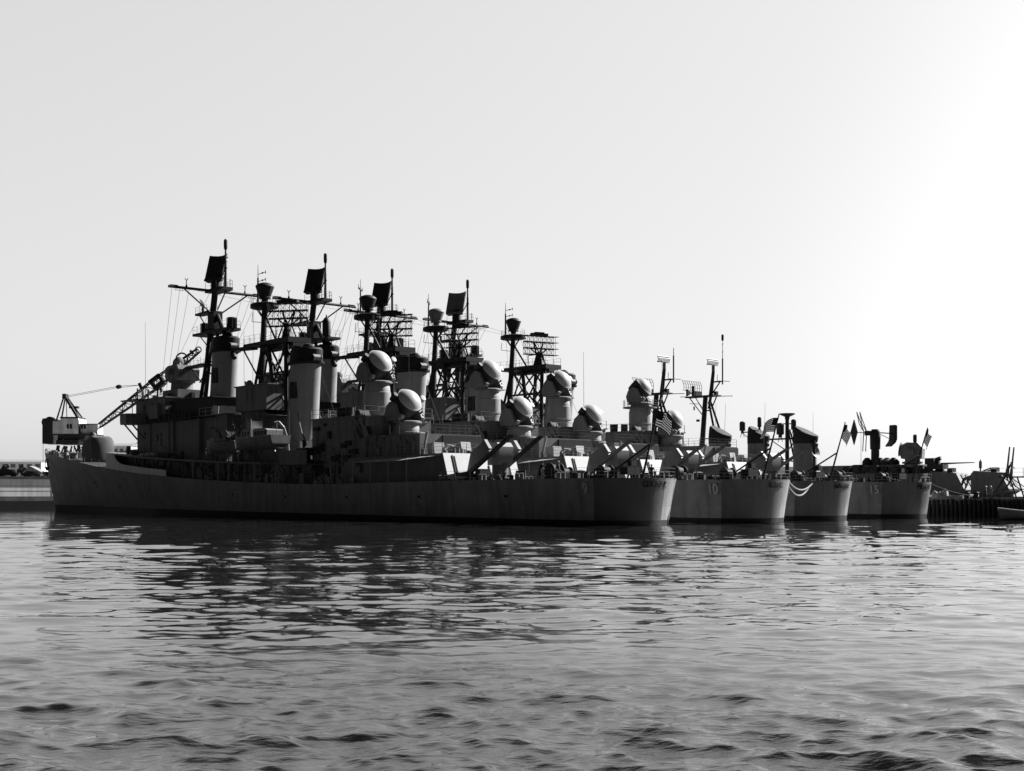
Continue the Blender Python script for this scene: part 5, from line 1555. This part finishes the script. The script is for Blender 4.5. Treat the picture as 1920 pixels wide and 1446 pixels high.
for (px, r_) in ((1655, 1.0), (1668, 1.2), (1680, .9), (1630, .8)): m.lathe([(r_, -.3), (r_ * .9, .7), (.3, 1.25)], 12, (X(px), .6, zof(874, px, 30.2)))
m.build_each('deck_fitting', 'shadow', d1)
m = MB(); m.tube((X(1846), 1.2, 2.5), (X(1846), 1.2, zof(862, 1846, 30.2)), .16, .08); m.cbox((X(1846), 1.2, zof(872, 1846, 30.2)), .3, .3, 1.0); m.build('signal_post', 'shadow', d1)
for (px, py) in ((1601, 770), (1511, 772)):
    m = MB(); m.tube((X(px), -2.0, 5), (X(px), -2.0, zof(py, px, 30.2)), .05, .015, 6); m.build('whip_antenna', 'steel', d1)
tag(d1, 'older gun destroyer moored beyond the pier, two boxy white faced gun mounts at its stern', 'warship')
d2 = old_destroyer(4, 43.6, '', False)
X2 = lambda px: on_d1(px, 43.6) - 4
tripod_mast(d2, X2(1322), 9.0, zof(677, 1330, 43.6), 3.9)
slant_funnel(d2, X2(1421), 5.4, zof(832, 1421, 43.6), zof(797, 1421, 43.6))
ecm_drum(d2, X2(1392), 0, zof(808, 1392, 43.6), 1.7, .52, (X2(1405), 0, zof(810, 1405, 43.6)))
ecm_drum(d2, X2(1424), 0, zof(801, 1424, 43.6), 1.8, .36)
for px in (1348, 1366, 1440):
    m = MB(); m.tube((X2(px), 1.5, 7), (X2(px) - .5, 1.5, zof(757, px, 43.6)), .05, .02, 6); m.build('whip_antenna', 'steel', d2)
tag(d2, 'outermost gun destroyer, mostly hidden, with a tall tripod mast and slanted black funnel cap', 'warship')
# small workboat at the right edge
wb = empty('workboat', (56.6, 139.5, 0), R(196))
h, top = boat_hull(6.4, 2.2, .95, .25, .8); h.build('hull', 'house', wb)
m = MB()
for s in (1, -1): m.path([(x, s * y, z + .02) for x, y, z in top], .06)
m.build('gunwale', 'white', wb); deck_fill(top, -.2).build('deck', 'plank', wb)
m = MB()
for x in (-1.8, 0, 1.6): m.cbox((x, 0, .85), .3, 1.7, .08)
m.build_each('thwart', 'plank', wb)
tag(wb, 'small grey open workboat tied up at the right edge, in front of the pier', 'boat')

# ------------------------------------------------------------------ quay, crane and shore on the left
qn = Vector((.62, -.785, 0)).normalized(); qt = Vector((.785, .62, 0)).normalized()
Q0 = Vector((-100.5, 283.0, 0))
qa = math.atan2(qt.y, qt.x)
QH = 6.75
def q_w(u, dpt, z=0): return Q0 + qt * u - qn * dpt + Vector((0, 0, z))
qe = empty('quay_wall', Q0, qa)
m = MB(); m.box(-140, 26, 0, 3, 2.35, QH - .62); m.build('face', 'concrete', qe, smooth=False)
m = MB(); m.box(-140, 26.1, -.25, 3, QH - .62, QH); m.build('coping', 'cap', qe, smooth=False)
m = MB(); m.box(-140, 26.05, -.06, 3, 1.35, 2.35); m.build('stained_band', 'stain', qe, smooth=False)
m = MB(); m.box(-140, 26.1, -.1, 3, -2, 1.35); m.build('wet_base', 'boot', qe, smooth=False)
m = MB()
for z in (3.5, 4.6): m.box(-140, 26, -.02, 0, z, z + .08)
for k in range(-12, 3): m.box(-2.6 + k * 12, -2.45 + k * 12, -.03, 0, 1.4, QH - .62)
m.build('joint', 'stain', qe, smooth=False)
for z in (4.9, 5.6):
    m = MB(); m.lathe([(.16, -.06), (.16, .05)], 12, mat=Matrix.Translation((-1.6, 0, z)) @ Matrix.Rotation(R(90), 4, 'X')); m.build('drain_hole', 'boot', qe)
tag(qe, 'pale concrete quay wall with dark coping and wet stained base, left of the bow', 'quay')
m = MB()
u0, u1 = -140, 26
poly = [q_w(u0, 2.9), q_w(u1, 2.9), q_w(u1, 60), Vector((-20, 3000, 0)), Vector((-3000, 3000, 0)), Vector((-2000, 300, 0))]
m.add([(p.x, p.y, QH - .02) for p in poly], [tuple(range(len(poly)))])
m.add([(p.x, p.y, -3) for p in poly] + [(p.x, p.y, QH - .02) for p in poly], [(i, (i + 1) % 6, 6 + (i + 1) % 6, 6 + i) for i in range(1, 6)])
tag(m.build('ground', 'earth', smooth=False), kind='structure')

def wl(px, py, Y): return at(px, py, Y)
# portal crane
CY = 305.0
kx = CY / F
cx0 = wl(138, 0, CY).x
zc = lambda py: (HZ - py) * kx + CH
cr = empty('harbour_crane', (cx0, CY, QH), 0)
def cxp(px): return (px - 138) * kx
def czp(py): return zc(py) - QH
m = MB()
zt0, zb0 = czp(836), 0.0
for (xa, xb) in ((cxp(114), cxp(105)), (cxp(156), cxp(168)), (cxp(114) , cxp(126)), (cxp(154), cxp(143))):
    pass
legs = []
for y in (-2.6, 2.6):
    for (px0, px1) in ((117, 104), (154, 170)):
        m = MB(); m.tube((cxp(px0), y, zt0), (cxp(px1), y * 1.25, zb0), .42, .32, 8); m.cbox((cxp(px1), y * 1.25, .25), 1.6, .7, .5); m.build('portal_leg', 'shadow', cr)
m = MB()
for y in (-2.6, 2.6):
    m.tube((cxp(116), y, zt0 - .1), (cxp(128), y * 1.2, 1.0), .2); m.tube((cxp(128), y, zt0 - .1), (cxp(108), y * 1.2, 1.6), .2)
    m.tube((cxp(154), y, zt0 - .1), (cxp(142), y * 1.2, 1.0), .2); m.tube((cxp(146), y, zt0 - .1), (cxp(166), y * 1.2, 1.4), .2)
    m.tube((cxp(106), y * 1.2, 1.2), (cxp(168), y * 1.2, 1.2), .22)
m.tube((cxp(136), -1, zt0), (cxp(139), -1, 2.5), .12); m.tube((cxp(142), -1, zt0), (cxp(139), -1, 2.5), .08)
m.build('portal_bracing', 'shadow', cr)
m = MB(); m.box(cxp(114), cxp(156), -3.2, 3.2, czp(834), czp(826)); m.lathe([(2.6, 0), (2.6, czp(817) - czp(828))], 24, (cxp(140), 0, czp(828))); m.box(cxp(116), cxp(166), -2.6, 2.6, czp(824), czp(817)); m.build('portal_top', 'shadow', cr, smooth=False)
m = MB()
m.prism([(cxp(106), czp(815)), (cxp(155), czp(815)), (cxp(155), czp(789)), (cxp(153), czp(785)), (cxp(121), czp(784)), (cxp(121), czp(791)), (cxp(106), czp(791))], -2.6, 2.6, 'y')
mh_ = m.build('machinery_house', 'crane', cr, smooth=False)
m = MB(); m.box(cxp(155), cxp(188), -1.9, 1.9, czp(816), czp(796)); m.build('operator_cab', 'crane', cr, smooth=False)
m = MB(); m.box(cxp(120), cxp(153.5), -2.75, 2.75, czp(786), czp(783)); m.box(cxp(153), cxp(186), -2.05, 2.05, czp(797), czp(795.5)); m.build('roof', 'shadow', cr, smooth=False)
for (a, b_, c_, d_, y) in ((132.5, 142, 805, 796.5, -2.62), (157, 166, 805, 797.5, -1.92), (169, 171, 805, 797.5, -1.92)):
    m = MB(); m.box(cxp(a), cxp(b_), y - .03, y + .03, czp(c_), czp(d_)); m.build('window', 'glass', cr, smooth=False)
    m = MB(); m.box(cxp((a + b_) / 2) - .06, cxp((a + b_) / 2) + .06, y - .06, y, czp(c_), czp(d_)); m.build('window_bar', 'crane', cr, smooth=False)
m = MB(); m.box(cxp(154.2), cxp(156), -2.65, -1.9, czp(815), czp(796)); m.box(cxp(106), cxp(188), -2.7, 2.7, czp(817), czp(815)); m.build('house_sill', 'shadow', cr, smooth=False)
m = MB(); m.box(cxp(87), cxp(106), -2.7, 2.7, czp(833), czp(786)); m.build('counterweight', 'shadow', cr, smooth=False)
m = MB(); m.box(cxp(106), cxp(114.5), -2.2, 2.2, czp(832), czp(817)); m.build('counterweight_box', 'crane', cr, smooth=False)
m = MB()
for px in (99, 92): m.lathe([(1.0, -.9), (1.0, .9)], 16, mat=Matrix.Translation((cxp(px), -1.4, czp(790 if px > 95 else 793))) @ Matrix.Rotation(R(90), 4, 'X'))
m.box(cxp(96), cxp(121), -2, -1.6, czp(792), czp(790))
m.build('winch_drum', 'black', cr)
m = MB()
for y in (-1.6, 1.6):
    m.tube((cxp(122), y * .3, czp(741)), (cxp(110), y, czp(790)), .2); m.tube((cxp(123), y * .3, czp(748)), (cxp(121), y, czp(784)), .1)
    m.tube((cxp(123), y * .4, czp(743)), (cxp(144 if y > 0 else 150), y, czp(784)), .38, .34)
    m.tube((cxp(127), y * .4, czp(748)), (cxp(155), y, czp(790)), .2)
m.box(cxp(119), cxp(126), -.9, .9, czp(748), czp(739)); m.cbox((cxp(139), 0, czp(764)), 2.2, 1.0, .5)
m.build('a_frame', 'shadow', cr)
def lattice(m, p, q, w0, w1, n, r):
    p = Vector(p); q = Vector(q); d = (q - p).normalized(); s = Vector((0, 1, 0)); u = s.cross(d).normalized()
    def C(t, a, b):
        wv = w0 + (w1 - w0) * t
        return p.lerp(q, t) + s * a * wv + u * b * wv
    for a in (-1, 1):
        for b in (-1, 1): m.tube(C(0, a * .8, b), C(1, a * .8, b), r)
    for i in range(n):
        t0, t1 = i / n, (i + 1) / n
        for a in (-1, 1):
            m.tube(C(t0, a * .8, -1), C(t1, a * .8, 1), r * .55, n=5) if i % 2 else m.tube(C(t0, a * .8, 1), C(t1, a * .8, -1), r * .55, n=5)
            m.tube(C(t1, a * .8, -1), C(t1, a * .8, 1), r * .5, n=5)
        for b in (-1, 1): m.tube(C(t0, -.8, b), C(t1, .8, b), r * .5, n=5)
tip = (cxp(372), 0, czp(657)); b0 = (cxp(186), 0, czp(799)); mid = (cxp(297), 0, czp(716))
m = MB(); lattice(m, b0, mid, .45, 1.15, 11, .17); lattice(m, mid, tip, 1.15, .5, 9, .16)
m.build('boom', 'shadow', cr)
m = MB(); d = (Vector(tip) - Vector(b0)).normalized(); c_ = Vector((cxp(295), 0, czp(717)))
rot = Matrix.Translation(c_) @ Matrix.Rotation(-math.atan2(d.z, d.x), 4, 'Y')
m.box(-1.5, 1.6, -1.1, 1.1, -1.5, -.4, mat=rot); m.box(-1.5, -.8, -1.1, 1.1, -.4, 1.3, mat=rot); m.box(.9, 1.6, -1.1, 1.1, -.4, 1.3, mat=rot); m.box(-1.5, 1.6, -1.1, 1.1, .7, 1.4, mat=rot)
m.build('boom_hoist_frame', 'black', cr)
m = MB()
for t in range(12):
    a, b_ = t * math.pi / 6, (t + 1) * math.pi / 6
    c_ = Vector((cxp(341), 0, czp(673)))
    m.tube(c_ + Vector((1.4 * math.cos(a), 0, 1.4 * math.sin(a))), c_ + Vector((1.4 * math.cos(b_), 0, 1.4 * math.sin(b_))), .2)
    c_ = Vector((cxp(372), 0, czp(656)))
    m.tube(c_ + Vector((.7 * math.cos(a), 0, .7 * math.sin(a))), c_ + Vector((.7 * math.cos(b_), 0, .7 * math.sin(b_))), .15)
m.tube((cxp(337), -.3, czp(673)), (cxp(346), .3, czp(678)), .5); m.tube((cxp(362), 0, czp(664)), (cxp(357), 0, czp(657)), .35)
m.build('sheave', 'black', cr)
m = MB(); m.tube((cxp(126), .3, czp(742)), (cxp(222), .2, czp(724)), .045); m.tube((cxp(126), -.3, czp(745)), (cxp(222), -.2, czp(727)), .045)
m.tube((cxp(226), 0, czp(724)), (cxp(264), 0, czp(722)), .05); m.tube((cxp(226), 0, czp(727)), (cxp(264), 0, czp(722)), .05)
m.build('hoist_cable', 'black', cr)
m = MB(); m.lathe([(.2, -.6), (.5, -.3), (.5, .4), (.2, .8)], 12, mat=Matrix.Translation((cxp(222), 0, czp(725.5))) @ Matrix.Rotation(R(80), 4, 'Y')); m.cbox((cxp(263), 0, czp(723)), .7, .5, 1.3, (0, -.4, 0)); m.build('cable_block', 'black', cr)
m = MB(); m.tube((cxp(302), 0, czp(722)), (cxp(302), 0, czp(729)), .05); m.lathe([(.05, -.9), (.3, -.5), (.32, .2), (.1, .6)], 10, (cxp(302), 0, czp(731)))
m.path([(cxp(302) + .3 * math.cos(k * .8), 0, czp(735) - .25 * math.sin(k * .8) - .4) for k in range(6)], .08); m.build('hook_block', 'black', cr)
m = MB(); m.tube((cxp(88), -2.5, czp(833)), (cxp(88), -2.5, 0), .05); m.build('power_cable', 'black', cr)
tag(cr, 'portal harbour crane with long lattice boom standing on the quay behind the bow', 'crane')

# shore clutter behind the quay
def bush(px, py, wpx, hpx, Y, label, nleaf=900, seed=1, trunk=True):
    c = at(px, py, Y); k = Y / F
    g = empty('tree', (c.x, Y, QH))
    W = wpx * k / 2; H = c.z - QH + hpx * k / 2; cz = c.z - QH; hh = hpx * k / 2
    rr = random.Random(seed); m = MB()
    cl = [(rr.gauss(0, .4) * W, rr.gauss(0, .4) * W, cz + rr.gauss(0, .4) * hh, rr.uniform(.3, .55)) for _ in range(14)]
    for _ in range(nleaf):
        a, b, z, r = rr.choice(cl)
        d = Vector((rr.gauss(0, 1), rr.gauss(0, 1), rr.gauss(0, 1))).normalized() * rr.random() ** .4 * r
        p = Vector((a + d.x * W, b + d.y * W, z + d.z * hh)); s = .12 + .18 * rr.random()
        n = Vector((rr.gauss(0, 1), rr.gauss(0, 1), rr.gauss(0, 1))).normalized(); t = n.orthogonal().normalized() * s; u = n.cross(t)
        m.add([p + t, p + u, p - t, p - u], [(0, 1, 2, 3)])
    m.build('crown', 'foliage', g, smooth=False)
    m = MB(); m.tube((0, 0, 0), (.1, 0, cz), .22, .12, 8)
    for q in range(5): m.tube((.05, 0, cz * .6), (rr.uniform(-.6, .6) * W, rr.uniform(-.6, .6) * W, cz + .2 * hh), .1, .04, 6)
    m.build('trunk', 'bark', g)
    tag(g, label, 'tree', 'trees behind the quay')
bush(11, 876, 13, 14, 318, 'dark tree at the left edge, its crown above the parked vehicles', seed=3)
bush(40, 884, 12, 15, 312, 'dark round shrubby tree in front of the gabled hut', seed=5)
bush(89, 888, 12, 8, 309, 'low dark shrub at the foot of the crane', 500, seed=6)
def vehicle(px, Y, lpx, name, label, cat, box=False):
    k = Y / F; c = at(px, 895, Y); Lv = lpx * k
    g = empty(name, (c.x, Y, QH))
    m = MB()
    if box: m.prism([(-Lv / 2, .5), (Lv / 2, .5), (Lv / 2, 1.15), (Lv / 2 - .6, 1.3), (Lv / 2 - .9, 1.9), (-Lv / 2, 1.95)], -.9, .9, 'y')
    else: m.prism([(-Lv / 2, .4), (Lv / 2, .4), (Lv / 2, .85), (Lv / 4, .95), (Lv / 8, 1.45), (-Lv / 4, 1.5), (-Lv / 2.4, 1.0), (-Lv / 2, .95)], -.85, .85, 'y')
    b = m.build('body', 'shadow', g)
    m = MB(); m.box(-Lv / 5, Lv / 9, -.87, .87, 1.02, 1.38); m.build('window', 'glass', b, smooth=False)
    for x in (-Lv * .32, Lv * .32):
        for y in (-.8, .8):
            m = MB(); m.lathe([(.33, -.12), (.33, .12)], 14, mat=Matrix.Translation((x, y, .33)) @ Matrix.Rotation(R(90), 4, 'X')); m.build('wheel', 'rubber', g)
    tag(g, label, cat, 'vehicles parked on the quay')
vehicle(14, 297, 36, 'parked_van', 'dark van parked on the quay at the left edge under the tree', 'van', True)
vehicle(61, 296, 34, 'parked_car', 'dark car parked on the quay in front of the gabled hut', 'car')
Yh = 326; k = Yh / F
hb = empty('gabled_hut', (at(61, 0, Yh).x, Yh, QH), R(12))
m = MB(); m.prism([(-17 * k, 0), (22 * k, 0), (22 * k, 1.2), (-5 * k, 3.1), (-17 * k, 1.4)], 0, 9, 'y'); m.build('wall', 'house', hb, smooth=False)
m = MB(); m.prism([(-19 * k, 1.2), (-5 * k, 3.15), (26 * k, .9), (26 * k, 1.05), (-5 * k, 3.4), (-19 * k, 1.4)], -.4, 9.4, 'y'); m.build('roof', 'roof', hb, smooth=False)
m = MB(); m.box(-6 * k, -2 * k, -.04, .04, 0, 1.2); m.build('door', 'shadow', hb, smooth=False)
for x in (-13, 5, 12): m = MB(); m.box(x * k, (x + 4) * k, -.04, .04, .5, 1.1); m.build('window', 'glass', hb, smooth=False)
tag(hb, 'low gabled hut on the shore behind the quay', 'hut')
Yw = 560; k = Yw / F
for (px0, px1, py, lb) in ((-60, 78, 866, 'long pale warehouse with a row of dim windows far behind the quay'), (186, 246, 836, 'pale shed with small windows seen just behind the forward gun')):
    Yw2 = Yw if px0 < 0 else 420
    k = Yw2 / F
    c = at((px0 + px1) / 2, py, Yw2); hw = (px1 - px0) / 2 * k
    g = empty('warehouse', (c.x, Yw2, QH)); H = c.z - QH
    m = MB(); m.box(-hw, hw, 0, 20, 0, H); m.build('wall', 'wall', g, smooth=False)
    m = MB(); m.prism([(-.5, H), (20.5, H), (10, H + 1.2)], -hw - .4, hw + .4, 'x'); m.build('roof', 'light', g, smooth=False)
    nwin = 9 if px0 < 0 else 5
    for q in range(nwin):
        x = -hw + (q + .5) * 2 * hw / nwin
        m = MB(); m.box(x - hw / nwin * .6, x + hw / nwin * .6, -.06, .06, H - 2.6, H - 1.0); m.build('window', 'house', g, smooth=False)
    tag(g, lb, 'warehouse')

# ------------------------------------------------------------------ water
def water():
    rng = np.random.default_rng(12)
    ncol = 1050
    d = [7.5]
    while d[-1] < 330: d.append(d[-1] + max(.024, d[-1] * .0033))
    d = np.array(d); nr = len(d)
    tt = np.linspace(-.60, .60, ncol)
    Xg = d[:, None] * tt[None, :]; Yg = np.repeat(d[:, None], ncol, 1)
    Zg = np.zeros_like(Xg); DX = np.zeros_like(Xg); DY = np.zeros_like(Xg)
    sp = np.maximum(d * .0033, d * 1.2 / ncol)[:, None]
    # slow patches where the wind roughens or smooths the surface
    patch = np.zeros_like(Xg)
    for i in range(14):
        lam = rng.uniform(9, 45); th = rng.uniform(0, math.pi); k = 2 * math.pi / lam
        patch += np.sin(k * (Xg * math.cos(th) * .6 + Yg * math.sin(th)) + rng.uniform(0, 6.28))
    patch = 1 + .30 * np.tanh(patch / 2.2)
    N = 150
    lee = (.15 + .85 / (1 + np.exp((d - 18) / 2.8)))[:, None]      # calmer in the lee of the ships
    wind = R(262)
    for i in range(N):
        f = i / (N - 1)
        lam = 2.5 * (.11 / 2.5) ** f * rng.uniform(.9, 1.1)
        th = wind + rng.normal(0, R(33))
        k = 2 * math.pi / lam
        amp = WAVE * lam * (.35 + .65 * min(1, lam / 1.0)) * (.55 if lam > 1.7 else .8 if lam > 1.0 else 1.1 if lam > .45 else 1.5) * rng.uniform(.6, 1.3)
        att = np.clip((lam / sp - 2.6) / 3.0, 0, 1) * np.clip(lam / (.8 * d * d / 3600)[:, None] - .5, 0, 1)
        ph = k * (Xg * math.cos(th) + Yg * math.sin(th)) + rng.uniform(0, 6.28)
        a = amp * att * lee * (patch if lam < 1.6 else 1)
        Zg += a * np.cos(ph)
        DX -= a * .8 * math.cos(th) * np.sin(ph); DY -= a * .8 * math.sin(th) * np.sin(ph)
    far = (1 / (1 + np.exp(-(d - 20) / 4)))[:, None]          # long low swell further out
    for i in range(64):
        lam = 7.0 * (.6 / 7.0) ** (i / 63) * rng.uniform(.9, 1.1)
        th = wind + rng.normal(0, R(48)); k = 2 * math.pi / lam
        ph = k * (Xg * math.cos(th) + Yg * math.sin(th)) + rng.uniform(0, 6.28)
        Zg += FAR * lam * far * np.clip((lam / sp - 2.6) / 3.0, 0, 1) * np.clip(lam / (1.2 * d * d / 3600)[:, None] - .4, 0, 1) * rng.uniform(.6, 1.3) * np.cos(ph)
    edge = np.clip((330 - d) / 25, 0, 1)[:, None] * np.clip((.60 - np.abs(tt)) / .03, 0, 1)[None, :] * np.clip((d - 7.5) / .4, 0, 1)[:, None]
    V = np.stack([Xg + DX * edge, Yg + DY * edge, Zg * edge], -1).reshape(-1, 3)
    idx = np.arange(nr * ncol).reshape(nr, ncol)
    fq = np.stack([idx[:-1, :-1], idx[:-1, 1:], idx[1:, 1:], idx[1:, :-1]], -1).reshape(-1, 4)
    # flat surround out to the horizon, sharing the border of the fine part
    nv = len(V)
    B = 9000
    a, b = .6 * 7.5, .6 * 330
    ex = np.array([[-a, 7.5, 0], [a, 7.5, 0], [b, d[-1], 0], [-b, d[-1], 0], [-B, -B, 0], [B, -B, 0], [B, B, 0], [-B, B, 0]], float)
    ex[0] = V[idx[0, 0]]; ex[1] = V[idx[0, -1]]; ex[2] = V[idx[-1, -1]]; ex[3] = V[idx[-1, 0]]
    V = np.concatenate([V, ex]); 
    out = np.array([[4, 5, 1, 0], [5, 6, 2, 1], [6, 7, 3, 2], [7, 4, 0, 3]]) + nv
    fq = np.concatenate([fq, out])
    me = bpy.data.meshes.new('water')
    me.vertices.add(len(V)); me.vertices.foreach_set('co', V.astype(np.float32).ravel())
    me.loops.add(fq.size); me.loops.foreach_set('vertex_index', fq.astype(np.int32).ravel())
    me.polygons.add(len(fq)); me.polygons.foreach_set('loop_start', np.arange(0, fq.size, 4, dtype=np.int32))
    me.update(calc_edges=True); me.validate()
    me.shade_smooth()
    o = bpy.data.objects.new('water', me); COL.objects.link(o)
    m = bpy.data.materials.new('harbour_water'); m.use_nodes = True; t = m.node_tree
    b_ = t.nodes['Principled BSDF']
    b_.inputs['Base Color'].default_value = (.012, .012, .012, 1)
    b_.inputs['Roughness'].default_value = .015
    b_.inputs['IOR'].default_value = 2.5
    b_.inputs['Specular IOR Level'].default_value = .5
    tc = t.nodes.new('ShaderNodeTexCoord')
    mp = t.nodes.new('ShaderNodeMapping'); mp.inputs['Scale'].default_value = (.55, 1.7, 1.0); mp.inputs['Rotation'].default_value = (0, 0, R(-8))
    n1 = t.nodes.new('ShaderNodeTexNoise'); n1.inputs['Scale'].default_value = 5.5; n1.inputs['Detail'].default_value = 7; n1.inputs['Roughness'].default_value = .55
    n2 = t.nodes.new('ShaderNodeTexNoise'); n2.inputs['Scale'].default_value = 1.3; n2.inputs['Detail'].default_value = 3
    pn = t.nodes.new('ShaderNodeTexNoise'); pn.inputs['Scale'].default_value = .09; pn.inputs['Detail'].default_value = 2
    bp = t.nodes.new('ShaderNodeBump'); bp.inputs['Distance'].default_value = .022
    bp2 = t.nodes.new('ShaderNodeBump'); bp2.inputs['Distance'].default_value = .06; bp2.inputs['Strength'].default_value = .6
    mr = t.nodes.new('ShaderNodeMapRange'); mr.inputs['From Min'].default_value = .38; mr.inputs['From Max'].default_value = .66; mr.inputs['To Min'].default_value = .25; mr.inputs['To Max'].default_value = 1.0
    lk = t.links.new
    lk(tc.outputs['Object'], mp.inputs[0]); lk(mp.outputs[0], n1.inputs['Vector']); lk(mp.outputs[0], n2.inputs['Vector']); lk(tc.outputs['Object'], pn.inputs['Vector'])
    lk(n1.outputs['Fac'], bp.inputs['Height']); lk(pn.outputs['Fac'], mr.inputs['Value'])
    sx = t.nodes.new('ShaderNodeSeparateXYZ'); lk(tc.outputs['Object'], sx.inputs[0])
    fd = t.nodes.new('ShaderNodeMapRange'); fd.inputs['From Min'].default_value = 13; fd.inputs['From Max'].default_value = 27; fd.inputs['To Min'].default_value = 2.2; fd.inputs['To Max'].default_value = .07
    lk(sx.outputs['Y'], fd.inputs['Value'])
    mm = t.nodes.new('ShaderNodeMath'); mm.operation = 'MULTIPLY'; lk(mr.outputs[0], mm.inputs[0]); lk(fd.outputs[0], mm.inputs[1]); lk(mm.outputs[0], bp.inputs['Strength'])
    m4 = t.nodes.new('ShaderNodeMath'); m4.operation = 'MULTIPLY'; m4.inputs[1].default_value = .5; lk(fd.outputs[0], m4.inputs[0]); lk(m4.outputs[0], bp2.inputs['Strength'])
    lk(n2.outputs['Fac'], bp2.inputs['Height']); lk(bp.outputs[0], bp2.inputs['Normal']); lk(bp2.outputs[0], b_.inputs['Normal'])
    me.materials.append(m)
    tag(o, kind='structure')
WAVE = 0.0074
FAR = 0.0015
water()
for o in list(bpy.data.objects):
    if o.get('only') is not None: del o['only']
